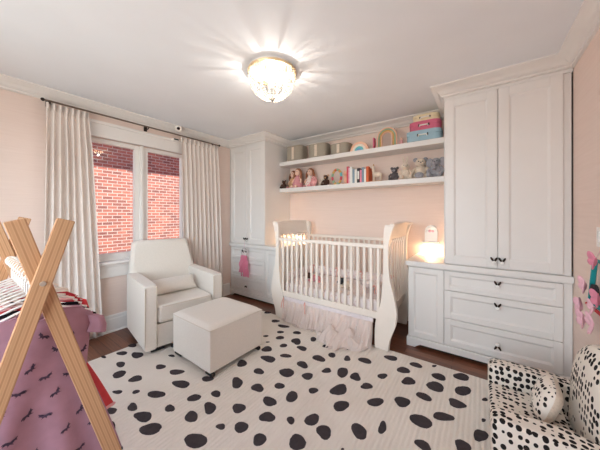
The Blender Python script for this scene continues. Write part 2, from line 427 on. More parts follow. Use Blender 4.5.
# ------------------------------------------------------------------ built-in cabinets
def shaker(b, x0, x1, z0, z1, y, th=0.022, st=0.062, rec=0.013):
    """a framed front facing -Y with a recessed, bead-edged panel; front face at y"""
    b.box(x0, x0 + st, y, y + th, z0, z1, 0.0025, 1); b.box(x1 - st, x1, y, y + th, z0, z1, 0.0025, 1)
    b.box(x0 + st, x1 - st, y, y + th, z0, z0 + st, 0.0025, 1); b.box(x0 + st, x1 - st, y, y + th, z1 - st, z1, 0.0025, 1)
    b.box(x0 + st, x1 - st, y + rec, y + th, z0 + st, z1 - st)
    q = 0.014; a0, a1, c0, c1 = x0 + st, x1 - st, z0 + st, z1 - st
    o = [(a0, c0), (a1, c0), (a1, c1), (a0, c1)]; i = [(a0 + q, c0 + q), (a1 - q, c0 + q), (a1 - q, c1 - q), (a0 + q, c1 - q)]
    for k in range(4):
        l = (k + 1) % 4
        b._f([b._v((o[k][0], y + 0.004, o[k][1])), b._v((o[l][0], y + 0.004, o[l][1])), b._v((i[l][0], y + rec, i[l][1])), b._v((i[k][0], y + rec, i[k][1]))])

def knob(x, z, y, parent, flip=1):
    b = MB()
    b.mi = 0; b.tube([(x, y, z), (x, y - 0.018, z)], 0.006, 8); b.ball((x, y - 0.026, z - 0.010 * flip), (0.018, 0.014, 0.015))
    b.mi = 1
    for s in (-1, 1): b.ball((x + s * 0.013, y - 0.026, z + 0.017 * flip), (0.009, 0.010, 0.022), (0, s * 0.5 * flip, 0), 8, 6)
    return b.build('knob', ['porcelain', 'bronze'], parent, world=False)

def kn(x, z, y, part, root, flip=1):
    o = knob(x, z, y, None, flip); o.data.transform(root.matrix_basis.inverted()); o.parent = part

def plinth(b, x0, x1, side):
    # bracket-footed base: feet at both ends, a raised skirt between
    fw = 0.11
    poly = [(x0, 0), (x0 + fw - 0.03, 0), (x0 + fw - 0.01, 0.022), (x0 + fw + 0.02, 0.040), (x1 - fw - 0.02, 0.040), (x1 - fw + 0.01, 0.022), (x1 - fw + 0.03, 0), (x1, 0), (x1, 0.085), (x0, 0.085)]
    b.prism(poly, 'y', -0.016, 0.012, 0.003)
    if side < 0: b.box(x0, x0 + 0.025, 0.012, BY - 0.03, 0.0, 0.085)
    else: b.box(x1 - 0.025, x1, 0.012, BY - 0.03, 0.0, 0.085)
    b.box(x0 + 0.004, x1 - 0.004, -0.010, 0.02, 0.083, 0.097, 0.004)

def lower_cabinet(name, label, x0, x1, d0, d1, w0, w1, side, filler):
    """x0..x1 the carcass, d0..d1 the drawer stack, w0..w1 the door"""
    r = thing(name, label, 'cabinet', ((x0 + x1) / 2, 0.3, 0))
    b = MB(); b.box(x0, x1, 0.024, BY - 0.005, 0.085, 0.834)
    if filler: b.box(filler[0], filler[1], 0.022, 0.03, 0.085, 0.834)
    b.box(x0, x1, 0.004, 0.024, 0.824, 0.834); 
    b.build('carcass', 'white', r, world=True)
    b = MB(); plinth(b, x0 - (0.012 if side < 0 else 0), x1 + (0.012 if side > 0 else 0), side); b.build('plinth', 'white', r, world=True)
    b = MB(); b.box(x0 + 0.05, x1 - 0.05, 0.04, 0.06, 0.0, 0.085); b.build('toe_shade_strip', 'toe_shade', r, world=True)  # dark strip painted as the shade under the plinth skirt
    g = 0.0025
    for z0, z1, st, fl in ((0.631, 0.822, 0.045, 1), (0.358, 0.631, 0.055, 1), (0.099, 0.358, 0.055, -1)):
        b = MB(); shaker(b, d0 + g, d1 - g, z0 + g, z1 - g, 0.0, 0.022, st); p = b.build('drawer', 'white', r, world=True)
        kn((d0 + d1) / 2, z1 - 0.075 if z1 > 0.5 else z1 - 0.14, 0.0, p, r, fl)
    b = MB(); shaker(b, w0 + g, w1 - g, 0.099 + g, 0.822 - g, 0.0, 0.022, 0.055); b.build('door', 'white', r, world=True)
    return r
lower_cabinet('dresser_cabinet', 'white built-in drawer and door cabinet below the larger wardrobe, beside the spotted armchair', 2.892, W - 0.004, UR, 4.041, 2.892, UR, -1, (4.041, W - 0.004))
lower_cabinet('dresser_cabinet', 'white built-in drawer cabinet by the window wall, pink dream catcher hanging on its front', 0.004, 1.16, 0.03, UL, UL, 1.16, 1, None)
for x0, x1, lab in ((2.872, W - 0.003, 'white worktop on the cabinet right of the crib, lit by the night light'), (0.003, 1.18, 'white worktop on the cabinet by the window, half hidden behind the crib')):
    o = MB().box(x0, x1, -0.022, BY - 0.003, 0.8345, 0.885, 0.006).build('worktop', 'white')
    tag(o, lab, 'worktop')

def wardrobe(label, x0, x1, a, c, filler):
    r = thing('wardrobe', label, 'wardrobe', ((x0 + x1) / 2, 0.3, 0.886))
    b = MB(); b.box(x0, x1, 0.024, BY - 0.005, 0.8855, 2.597)
    b.box(x0, x1, 0.003, 0.024, 2.476, 2.597)
    b.box(x0, x0 + 0.006 if not filler or filler[0] > x0 else x0, 0.003, 0.024, 0.8855, 2.476)
    b.box(x1 - 0.006, x1, 0.003 if not filler or filler[0] < 1 else 0.022, 0.024, 0.8855, 2.476)
    if filler: b.box(filler[0], filler[1], 0.022, 0.03, 0.8855, 2.5)
    b.build('carcass', 'white', r, world=True)
    m = (a + c) / 2; g = 0.0025
    for q0, q1, s in ((a, m, 1), (m, c, -1)):
        b = MB(); shaker(b, q0 + g, q1 - g, 0.894, 2.474, 0.0, 0.022, 0.075); p = b.build('door', 'white', r, world=True)
        kn(m - s * 0.028, 0.955, 0.0, p, r, 1)
wardrobe('large white two-door wardrobe right of the shelves, reaching the ceiling by the right wall', UR, W - 0.004, UR + 0.006, 4.041, (4.041, W - 0.004))
wardrobe('white two-door wardrobe in the far corner beside the window curtain', 0.004, UL, 0.03, UL - 0.006, (0.004, 0.03))

# floating shelves between the wardrobes
for z, lab in ((2.155, 'upper white floating shelf with baskets and small suitcases'), (1.727, 'lower white floating shelf with dolls, books and plush toys')):
    o = MB().box(UL + 0.001, UR - 0.001, 0.345, BY - 0.001, z, z + 0.062, 0.004).build('floating_shelf', 'white'); tag(o, lab, 'shelf')
US, LS = 2.2172, 1.7892

# wall night lights
def nightlight(x, label):
    r = thing('wall_night_light', label, 'lamp', (x, BY, 1.04))
    arch = [(-0.07, 0.0), (0.07, 0.0), (0.07, 0.12)] + [(0.07 * math.cos(PI * k / 12), 0.12 + 0.075 * math.sin(PI * k / 12)) for k in range(1, 12)] + [(-0.07, 0.12)]
    b = MB(); b.prism(arch, 'y', -0.035, -0.001, 0.004); b.build('back_plate', 'porcelain', r)
    b = MB()
    for k in range(9):
        a = PI * k / 8; b.ball((0.056 * math.cos(a), -0.037, 0.115 + 0.062 * math.sin(a)), 0.009, n=8, m=6)
    b.build('beaded_arch', 'porcelain', r)
    b = MB(); b.ball((-0.012, -0.037, 0.125), (0.018, 0.008, 0.018)); b.ball((0.02, -0.037, 0.122), (0.014, 0.008, 0.014)); b.build('rose_motif', 'petal', r)
    b = MB(); b.box(-0.095, 0.095, -0.09, -0.001, -0.022, 0.0, 0.006); b.build('ledge', 'porcelain', r)
    b = MB(); b.box(-0.06, 0.06, -0.07, -0.02, -0.034, -0.0225, 0.004); b.build('lit_strip', 'nightlight', r)
    L = bpy.data.lights.new('night_light_glow', 'AREA'); L.shape = 'RECTANGLE'; L.size = 0.12; L.size_y = 0.05; L.energy = NIGHT; L.color = (1.0, 0.66, 0.36)
    o = bpy.data.objects.new('night_light_glow', L); C.objects.link(o); o.location = (0, -0.045, -0.036); o.parent = r
    P = bpy.data.lights.new('night_light_bulb', 'POINT'); P.energy = NIGHT * 0.4; P.color = (1.0, 0.66, 0.36); P.shadow_soft_size = 0.03
    o = bpy.data.objects.new('night_light_bulb', P); C.objects.link(o); o.location = (0, -0.06, -0.075); o.parent = r
NIGHT = 1.3
nightlight(3.023, 'small white arched night light glowing on the wall right of the crib')
nightlight(1.02, 'small warm night light on the wall behind the crib end nearest the window')

# ------------------------------------------------------------------ rug
SPOTS = [(0.67,-1.831,0.044,0.031,0.04,-0.014), (0.824,-1.758,0.044,0.032,0.065,-0.025), (0.869,-1.91,0.02,0.03,0.05,-0.013), (1.023,-1.973,0.009,0.049,0.054,-0.01),
 (1.201,-1.917,0.027,0.043,0.045,-0.012), (1.199,-1.718,0.034,0.033,0.035,-0.015), (1.387,-1.674,0.047,0.04,0.038,-0.019), (1.566,-1.733,0.072,0.033,0.041,-0.027),
 (1.26,-2.064,0.031,0.022,0.025,-0.008), (1.372,-1.981,0.006,0.021,0.026,-0.005), (1.525,-1.903,0.052,0.037,0.043,-0.02), (1.79,-1.758,0.02,0.043,0.037,-0.014),
 (1.886,-1.638,0.041,0.013,0.025,-0.025), (1.521,-2.06,0.03,0.021,0.042,-0.016), (1.671,-2.054,0.041,0.043,0.05,-0.016), (1.745,-1.913,0.006,0.027,0.042,-0.01),
 (1.935,-1.865,0.038,0.027,0.043,-0.026), (1.969,-1.747,0.028,0.033,0.052,-0.027), (1.816,-2.069,0.045,0.047,0.051,-0.017), (2.161,-1.8,0.02,0.022,0.021,-0.012),
 (2.122,-1.95,0.057,0.05,0.045,-0.023), (1.59,-2.207,0.024,0.017,0.049,-0.015), (1.437,-2.159,0.033,0.024,0.033,-0.011), (1.682,-1.572,0.038,0.028,0.032,-0.022),
 (1.107,-1.571,0.025,0.018,0.021,-0.011), (0.59,-1.711,0.038,0.027,0.039,-0.014), (0.603,-1.958,0.02,0.014,0.026,-0.007), (1.81,-2.233,0.016,0.011,0.016,-0.006),
 (1.765,-0.951,0.047,0.034,0.035,-0.037), (1.858,-0.802,0.035,0.026,0.021,-0.026), (1.892,-1.069,0.079,0.017,0.028,-0.041), (1.994,-0.934,0.043,0.03,0.022,-0.026),
 (1.747,-1.261,0.03,0.036,0.044,-0.032), (1.954,-1.255,0.035,0.025,0.032,-0.032), (2.161,-1.128,0.066,0.016,0.03,-0.053), (2.205,-0.955,0.051,0.014,0.024,-0.045),
 (2.043,-0.734,0.053,0.016,0.021,-0.036), (2.273,-0.786,0.056,0.019,0.023,-0.047), (2.348,-0.665,0.03,0.021,0.021,-0.037), (2.493,-0.633,0.034,0.005,0.012,-0.04),
 (2.223,-0.551,0.038,0.027,0.015,-0.026), (2.64,-0.567,0.059,0.018,0.013,-0.043), (2.426,-0.904,0.035,0.025,0.017,-0.03), (2.332,-1.063,0.033,0.037,0.028,-0.034),
 (2.548,-0.846,0.038,0.027,0.033,-0.069), (2.662,-0.837,0.042,0.008,0.014,-0.054), (2.842,-0.696,0.034,0.024,0.011,-0.036), (1.916,-1.461,0.039,0.028,0.05,-0.043),
 (2.094,-1.408,0.035,0.033,0.036,-0.032), (2.219,-1.291,0.032,0.023,0.024,-0.028), (2.464,-1.18,0.028,0.02,0.019,-0.03), (2.37,-1.326,0.028,0.041,0.039,-0.034),
 (2.621,-1.057,0.05,0.053,0.032,-0.05), (2.78,-0.892,0.045,0.025,0.011,-0.033), (2.266,-1.459,0.054,0.011,0.021,-0.04), (2.707,-1.195,0.04,0.041,0.027,-0.044),
 (2.893,-1.018,0.049,0.035,0.014,-0.042), (2.135,-1.631,0.035,0.026,0.038,-0.032), (2.35,-1.572,0.037,0.038,0.033,-0.028), (2.494,-1.501,0.023,0.016,0.018,-0.024),
 (2.605,-1.415,0.034,0.038,0.031,-0.036), (2.27,-1.727,0.029,0.036,0.036,-0.022), (2.716,-1.45,0.045,0.02,0.019,-0.047), (2.891,-1.317,0.056,-0.003,0.0,-0.051),
 (3.002,-1.206,0.025,0.011,0.009,-0.049), (2.428,-1.722,0.028,0.037,0.033,-0.021), (2.623,-1.603,0.055,0.014,0.016,-0.047), (2.861,-1.487,0.008,0.006,0.003,-0.006),
 (1.913,-0.655,0.043,0.031,0.04,-0.054), (2.823,-0.383,0.06,0.022,0.009,-0.042), (3.038,-0.366,0.051,0.011,0.003,-0.041), (2.965,-0.51,0.055,0.014,0.005,-0.045),
 (3.174,-0.287,0.017,0.013,0.002,-0.02), (3.227,-0.431,0.055,-0.008,-0.003,-0.048), (3.034,-0.637,0.05,0.026,0.009,-0.051), (3.38,-0.322,0.058,0.007,-0.004,-0.057),
 (3.221,-0.582,0.063,-0.005,-0.004,-0.065), (3.167,-0.754,0.052,0.005,0.0,-0.043), (3.399,-0.511,0.051,0.013,-0.004,-0.069), (3.049,-0.902,0.053,0.017,0.005,-0.054),
 (3.372,-0.693,0.059,0.001,-0.005,-0.046), (3.19,-1.009,0.068,-0.013,-0.008,-0.056), (3.306,-0.882,0.059,0.024,0.0,-0.045), (3.508,-0.913,0.033,0.003,-0.011,-0.062),
 (3.234,-1.19,0.044,0.002,-0.005,-0.037), (3.424,-1.063,0.043,0.0,-0.01,-0.049), (3.535,-0.527,0.017,0.013,-0.001,-0.023), (3.525,-0.761,0.013,0.009,0.0,-0.017),
 (1.125,-0.257,0.037,0.027,0.027,-0.03), (1.395,-0.402,0.046,0.033,0.026,-0.03), (1.571,-0.457,0.071,0.024,0.024,-0.032), (1.569,-0.76,0.024,0.017,0.016,-0.017),
 (1.639,-0.593,0.036,0.026,0.018,-0.022), (1.805,-0.494,0.037,0.026,0.023,-0.032), (1.722,-0.697,0.041,0.03,0.023,-0.028), (1.676,-0.845,0.016,0.012,0.009,-0.01),
 (2.037,-0.511,0.029,0.021,0.025,-0.04), (2.425,-0.47,0.02,0.015,0.011,-0.023)]

def rug():
    b = MB(); x0, x1, y0, y1 = 0.575, 4.03, -3.1, -0.245
    b.box(x0, x1, y0, y1, 0.0005, RT, 0.004, 1)
    b.mi = 1; rr = random.Random(3)
    def spot(cx, cy, e1x, e1y, e2x, e2y):
        n = 18; ph = rr.random() * 6; k2 = rr.uniform(0.04, 0.13); k3 = rr.uniform(0.03, 0.12); vs = []
        for i in range(n):
            t = 2 * PI * i / n; q = 0.97 + k2 * math.cos(2 * t + ph) + k3 * math.cos(3 * t + 2 * ph) + rr.uniform(-0.035, 0.035)
            vs.append((cx + (e1x * math.cos(t) + e2x * math.sin(t)) * q, cy + (e1y * math.cos(t) + e2y * math.sin(t)) * q))
        top = [b._v((x, y, RT + 0.0018)) for x, y in vs]; bot = [b._v((x, y, RT - 0.001)) for x, y in vs]
        b._f(top)
        for i in range(n): b._f((top[i], bot[i], bot[(i + 1) % n], top[(i + 1) % n]))
    for s in SPOTS: spot(*s)
    have = [(s[0], s[1]) for s in SPOTS]; tries = 0
    while tries < 900:                       # the spots the photo does not show: under the furniture and behind the camera
        tries += 1; x, y = rr.uniform(x0 + 0.1, x1 - 0.1), rr.uniform(y0 + 0.1, y1 - 0.08)
        hidden = (y < -2.05 and x < 3.0) or (y < -1.75 and x > 2.4) or x > 3.56 or (x < 1.7 and -1.55 < y < -0.95)
        if hidden and all((x - p) ** 2 + (y - q) ** 2 > 0.026 for p, q in have):
            have.append((x, y)); a = rr.uniform(0, PI); l = rr.uniform(0.045, 0.075); w = l * rr.uniform(0.55, 0.9)
            spot(x, y, l * math.cos(a), l * math.sin(a), -w * math.sin(a), w * math.cos(a))
    o = b.build('rug', ['rug', 'rugspot'], smooth=False)
    tag(o, 'large cream rug with charcoal dalmatian spots covering the dark wood floor', 'rug')
rug()

# ------------------------------------------------------------------ curtains, rod, camera
def curtain(label, y0t, y1t, y0b, y1b, folds, ph):
    r = thing('curtain', label, 'curtain', (0.09, (y0t + y1t) / 2, 2.44))
    b = MB(); ztop, zbot = 2.452, 0.025
    def fn(u, v):
        z = ztop + (zbot - ztop) * v; e = min(1, v * 6)
        y0 = y0t + (y0b - y0t) * v; y1 = y1t + (y1b - y1t) * v
        y = y0 + (y1 - y0) * u; a = 2 * PI * folds * u + ph
        amp = 0.017 + 0.010 * e
        x = 0.100 + amp * math.sin(a) + 0.005 * math.sin(2.3 * a + 1.2 * v) * e
        y += 0.012 * math.cos(a) * e + 0.004 * math.sin(3 * v + 7 * u) * v
        return (x, y, z)
    b.sheet(fn, folds * 14, 26)
    o = b.build('drape', 'curtain', r, world=True, angle=80); md = o.modifiers.new('thickness', 'SOLIDIFY'); md.thickness = .003; md.offset = 0
    for k in range(folds):
        y = y0t + (y1t - y0t) * (k + (PI / 2 - ph) / (2 * PI) % 1) / folds
        b = MB(); b.box(0.112, 0.132, y - 0.008, y + 0.008, 2.385, 2.45, 0.004, 1); b.build('pinch_pleat', 'curtain', r, world=True)
curtain('long oatmeal curtain left of the window, behind the clothes rack', -2.27, -1.945, -2.31, -1.83, 7, 0.4)
curtain('long oatmeal curtain between the window and the white wardrobe', -0.93, -0.325, -0.875, -0.235, 9, 1.1)
r = thing('curtain_rod', 'dark bronze curtain rod running along the top of the window wall', 'curtain rod', (0.09, -1.3, 2.47))
b = MB(); b.tube([(0.092, -2.285, 2.474), (0.092, -0.285, 2.474)], 0.009, 10); b.build('rod', 'rodmetal', r, world=True)
for y in (-2.29, -0.28):
    b = MB(); b.ball((0.092, y, 2.474), (0.016, 0.016, 0.016)); b.build('finial', 'bronze', r, world=True)
for y in (-2.24, -1.345, -0.36):
    b = MB(); b.box(0.001, 0.018, y - 0.018, y + 0.018, 2.435, 2.495, 0.004); b.tube([(0.01, y, 2.452), (0.092, y, 2.452), (0.1, y, 2.462)], 0.006, 8); b.build('bracket', 'bronze', r, world=True)
r = thing('security_camera', 'small round white security camera with black lens on the crown moulding above the window', 'camera', (0.1, -0.969, 2.57))
b = MB(); b.tube([(0.098, -0.969, 2.565), (0.062, -0.975, 2.57)], 0.012, 8); b.build('mount', 'wplastic', r, world=True)
b = MB(); b.tube([(0.095, -0.965, 2.56), (0.15, -0.985, 2.545)], 0.043, 18); b.build('housing', 'wplastic', r, world=True)
b = MB(); b.tube([(0.15, -0.985, 2.545), (0.1535, -0.9863, 2.544)], 0.02, 16); b.build('lens', 'lens', r, world=True)
r = thing('motion_sensor', 'small white sensor with a dark slot on the casing beside the curtain top', 'sensor', (0.03, -0.985, 2.4))
b = MB(); b.box(0.041, 0.10, -1.03, -0.945, 2.388, 2.415, 0.006); b.build('housing', 'wplastic', r, world=True)
b = MB(); b.box(0.1, 0.103, -1.02, -0.955, 2.393, 2.41, 0.001); b.build('slot', 'lens', r, world=True)

# ------------------------------------------------------------------ ceiling light
def ceiling_light(cx, cy):
    r = thing('ceiling_light', 'lit beaded glass flush-mount ceiling light in the middle of the ceiling', 'ceiling light', (cx, cy, 2.6))
    b = MB(); b.lathe([(0.0, 0), (0.20, 0), (0.20, -0.010), (0.0, -0.012)], n=40); b.build('canopy', 'porcelain', r)
    b = MB(); b.tube([(0.198 * math.cos(2 * PI * k / 48), 0.198 * math.sin(2 * PI * k / 48), -0.020) for k in range(48)], 0.011, 8, True); b.build('rim', 'gold', r)
    n = 18
    pts = lambda a: [(0.198 * math.cos(t) ** 0.9 * math.cos(a), 0.198 * math.cos(t) ** 0.9 * math.sin(a), -0.036 - 0.211 * math.sin(t)) for t in [PI / 2 * k / 14 * 0.97 for k in range(15)]]
    for k in range(n):
        a = 2 * PI * k / n; b = MB()
        for i, p in enumerate(pts(a)):
            q = 0.0105 - 0.0003 * i
            b.ball(p, q, n=8, m=6)
        b.build('bead_strand', 'crystal', r)
    for k in range(14):
        a = 2 * PI * (k + 0.5) / 14; b = MB()
        b.tube([Vector(p) * 0.985 for p in pts(a)], 0.0030, 6); b.build('rib', 'hoop', r)
    b = MB()
    for t in (0.45, 0.9, 1.2):
        q = 0.198 * math.cos(t) ** 0.9; z = -0.036 - 0.211 * math.sin(t); b.tube([(q * math.cos(2 * PI * k / 36), q * math.sin(2 * PI * k / 36), z) for k in range(36)], 0.0025, 6, True)
    b.build('wire_hoops', 'hoop', r)
    b = MB(); b.ball((0, 0, -0.253), (0.014, 0.014, 0.017)); b.build('finial', 'chrome', r)
    for k in range(3):
        a = 2 * PI * k / 3 + 0.4; x, y = 0.055 * math.cos(a), 0.055 * math.sin(a)
        b = MB(); b.tube([(x, y, -0.012), (x, y, -0.05)], 0.012, 10); b.build('socket', 'porcelain', r)
        b = MB(); b.ball((x, y, -0.085), (0.022, 0.022, 0.034)); o = b.build('bulb', 'bulb', r)
    L = bpy.data.lights.new('lamp_light', 'POINT'); L.energy = LAMP; L.color = (1.0, 0.93, 0.84); L.shadow_soft_size = 0.012
    o = bpy.data.objects.new('lamp_light', L); C.objects.link(o); o.location = (0, 0, -0.135); o.parent = r
LAMP = 6.5
ceiling_light(2.06, -1.2)
# ------------------------------------------------------------------ crib
CX, CF, CB = 2.04, -0.295, 0.50
PROF = [(0.0, .598, .733), (.06, .597, .735), (.12, .597, .745), (.2, .598, .772), (.27, .603, .797), (.34, .618, .811), (.4, .636, .811), (.47, .655, .802), (.55, .666, .786), (.63, .673, .768), (.72, .679, .746), (.82, .683, .735), (.95, .684, .732), (1.05, .684, .735), (1.12, .685, .745), (1.18, .688, .760), (1.23, .694, .778), (1.26, .700, .795)]
def pin(z, k):
    for a, c in zip(PROF, PROF[1:]):
        if a[0] <= z <= c[0]:
            t = (z - a[0]) / (c[0] - a[0]); return a[k] + (c[k] - a[k]) * t
    return PROF[-1][k]
mid = lambda z: (pin(z, 1) + pin(z, 2)) / 2 + (0.012 if z > 1.1 else 0)
def make_crib():
    r = thing('crib', 'cream painted sleigh crib with slatted sides and curled ends standing between the two cabinets', 'crib', (CX, 0.1, RT))
    z0 = RT + 0.0022
    for s in (-1, 1):
        for y0, y1 in ((CF, CF + 0.05), (CB - 0.05, CB)):
            poly = [(CX + s * i, max(z, z0)) for z, i, o in PROF] + [(CX + s * o, max(z, z0)) for z, i, o in reversed(PROF)]
            b = MB(); b.prism(poly, 'y', y0, y1, 0.006); b.build('post', 'crib', r, world=True)
        b = MB()                                    # the curled top board between the posts
        def fn(u, v, s=s):
            z = 1.10 + (1.262 + 0.012 * math.sin(PI * u) - 1.10) * v
            return (CX + s * mid(min(z, 1.26)), CF + 0.045 + (CB - CF - 0.09) * u, z)
        b.sheet(fn, 12, 10, th=0.026)
        xx = CX + s * (mid(1.26) + 0.006)
        b.tube([(xx, CF + 0.01 + (CB - CF - 0.02) * k / 12, 1.258 + 0.012 * math.sin(PI * k / 12)) for k in range(13)], 0.017, 10)
        b.build('top_board', 'crib', r, world=True)
        b = MB(); b.sheet(lambda u, v, s=s: (CX + s * mid(.30 + .11 * v), CF + 0.045 + (CB - CF - 0.09) * u, .30 + .11 * v), 4, 5, th=0.026); b.build('end_rail', 'crib', r, world=True)
        n = 7
        for k in range(n):
            y = CF + 0.05 + (CB - CF - 0.1) * (k + 0.75) / (n + 0.5); b = MB(); zz = [.405 + (1.11 - .405) * q / 10 for q in range(11)]
            b.rings([[(CX + s * mid(z) + dx, y + dy, z) for dx, dy in ((-.0055, -.012), (.0055, -.012), (.0055, .012), (-.0055, .012))] for z in zz])
            b.build('slat', 'crib', r, world=True)
    for y in (CF + 0.013, CB - 0.037):
        xa, xb = CX - .69, CX + .69
        b = MB(); b.box(xa, xb, y - 0.003, y + 0.027, 1.022, 1.062, 0.006); b.build('top_rail', 'crib', r, world=True)
        xa, xb = CX - .66, CX + .66
        b = MB(); b.box(xa, xb, y, y + 0.024, .306, .376, 0.005); b.build('bottom_rail', 'crib', r, world=True)
        n = 18
        for k in range(n):
            x = CX - .665 + 1.33 * (k + 0.55) / (n + 0.1); b = MB(); b.box(x - .015, x + .015, y + .004, y + .020, .374, 1.024, 0.004, 1); b.build('slat', 'crib', r, world=True)
    b = MB(); b.box(CX - .64, CX + .64, CF + .06, CB - .06, .285, .305); b.build('mattress_support', 'crib', r, world=True)
make_crib()
b = MB(); b.box(CX - .632, CX + .632, CF + .062, CB - .062, .307, .475, 0.03, 3)
o = b.build('crib_mattress', 'sheetpink'); tag(o, 'crib mattress in a pale sheet with faint pink pattern, inside the crib', 'mattress')
# bumper round the inside
r = thing('crib_bumper', 'padded blush bumper with ribbon ties lining the inside of the crib', 'crib bumper', (CX, 0.1, 0.477))
def pad(b, p, q, z0, z1, th):
    d = (Vector(q) - Vector(p)); L = d.length; d.normalize(); nn = Vector((-d.y, d.x))
    N = 30; rg = []
    for k in range(N + 1):
        c = Vector(p) + d * L * k / N; f = 1 + 0.10 * math.sin(k * 1.7); e = min(1, min(k, N - k) / 1.5 + .25)
        rg.append([(c.x + nn.x * th * f * e * math.cos(t), c.y + nn.y * th * f * e * math.cos(t), (z0 + z1) / 2 + (z1 - z0) / 2 * (0.9 + .1 * e) * math.sin(t)) for t in [2 * PI * i / 12 for i in range(12)]])
    b.rings(rg)
for p, q in (((CX - .60, CB - .083), (CX + .60, CB - .083)), ((CX - .612, CF + .09), (CX - .612, CB - .11)), ((CX + .612, CF + .09), (CX + .612, CB - .11))):
    b = MB(); pad(b, p, q, .478, .60, .021); b.build('padded_panel', 'sheetpink', r, world=True)
def ribbon(b, pts, w=.012):
    P = [Vector(p) for p in pts]
    b.sheet(lambda u, v: P[min(int(round(u * (len(P) - 1))), len(P) - 1)] + Vector(((v - .5) * w, 0, 0)), len(P) - 1, 1, th=0.0015)
for x, y, l in ((CX - .585, CB - .115, .16), (CX - .17, CB - .115, .17), (CX + .2, CB - .115, .14), (CX + .578, CB - .12, .16), (CX + .57, CF + .115, .12)):
    b = MB()
    for q in (-1, 1):
        ribbon(b, [(x, y, .60), (x + q * .014, y - .012, .60 - l * .4), (x + q * .006, y - .008, .60 - l * .8 + .02)])
        b.ball((x + q * .022, y - .004, .602), (.022, .007, .012), (0, q * .4, 0), 8, 6)
    b.build('ribbon_tie', 'pinkrib', r, world=True)
# toys lying in the crib
def lying_toy(x, y, z, rz, name, label, body, dark):
    r = thing(name, label, 'plush toy', (x, y, z), rz)
    b = MB(); b.ball((0, 0, .043), (.075, .05, .042), n=12); b.ball((-.06, -.045, .02), (.03, .02, .019)); b.ball((.06, -.045, .02), (.03, .02, .019)); b.build('body', body, r)
    b = MB(); b.ball((-.085, -.02, .075), (.042, .04, .04)); b.ball((-.1, -.055, .065), (.02, .02, .017)); b.build('head', dark, r)
    for s in (-1, 1):
        b = MB(); b.ball((-.085 + s * .038, -.01, .115), (.015, .009, .02)); b.build('ear', dark, r)
lying_toy(1.73, .02, .4765, .2, 'plush_dog', 'small plush toy with dark head on the mattress, nearer the window end of the crib', 'pinkcloth', 'choc')
lying_toy(2.215, -.02, .4765, -.3, 'plush_dog', 'small plush toy with black head on the mattress, middle of the crib', 'cream', 'ink')
r = MB(); r.T = Matrix.Translation((2.5, .06, .547)) @ Matrix.Rotation(math.radians(74), 4, 'X'); r.pillow(.24, .32, .10)
tag(r.build('crib_pillow', 'sheetpink'), 'small pale pillow with pink pattern at the crib end by the dresser', 'pillow')

# tulle skirt below the front rail
def skirt():
    r = thing('crib_skirt', 'sheer blush tulle skirt with pearls, gathered below the front rail and pooling on the rug', 'crib skirt', (CX, CF, .3))
    xa, xb = CX - .60, CX + .575
    def flare(u):  # how far the hem swings out to the room
        x = xa + (xb - xa) * u
        return .025 + .27 * math.exp(-((x - 2.30) / .17) ** 2) + .05 * math.exp(-((x - 1.80) / .2) ** 2) + .08 * math.exp(-((x - 2.56) / .08) ** 2)
    for L, (ph, dz, off) in enumerate(((0, 0, 0.0), (1.3, .02, .014), (2.9, .05, .026))):
        b = MB()
        def fn(u, v):
            w = 2 * PI * 17 * u + ph; z = .266 - (.266 - .022 - dz * .6) * v
            k = flare(u); y = CF + .006 - off - k * v ** 1.7 - (.008 + .036 * v) * math.sin(w + 1.5 * math.sin(3.1 * u + L)) - .016 * v * math.sin(2.7 * w + L)
            x = xa + (xb - xa) * u + .010 * v * math.cos(w)
            z += .012 * v * math.sin(w * .7 + L) * (1 if v < .95 else .6)
            return (x, y, max(z, .017 + .002 * L))
        b.sheet(fn, 17 * 10, 10); b.build('tulle_layer', 'tulle', r, world=True, angle=180)
    b = MB()                                     # the pooled train
    def puff(u, v):
        x = 2.02 + .56 * u; e = math.sin(PI * u) ** .6; q = v * 2 - 1
        hgt = .125 * e * (1 - q * q) ** .7 * (1 + .35 * math.sin(17 * u + 2) + .3 * math.sin(31 * u + 11 * v))
        y = -.40 - .03 * math.sin(7 * u) - .19 * e * (v - .25) - .015 * math.sin(17 * u)
        return (x, y, RT + .006 + max(0, hgt))
    b.sheet(puff, 60, 12); b.build('pooled_train', 'tulle', r, world=True, angle=180)
    b = MB(); b.box(xa, xb, CF + .012, CF + .034, .252, .3035, .004); b.build('waistband', 'sheet', r, world=True)
    rr = random.Random(5)
    for k in range(26):
        u = rr.uniform(.04, .97); v = rr.uniform(.2, .8); x = xa + (xb - xa) * u
        y = CF - .042 - flare(u) * v ** 1.7 - .02 * v; z = .292 - .26 * v
        b = MB(); b.ball((x, y, z), .006, n=8, m=6); b.build('pearl', 'porcelain', r, world=True)
    for x in (1.78, 1.45):
        b = MB()
        for q in (-1, 1): ribbon(b, [(x, CF - .006, .30), (x + q * .012, CF - .03, .24), (x + q * .02, CF - .035, .17)])
        b.build('ribbon', 'pinkrib', r, world=True)
skirt()

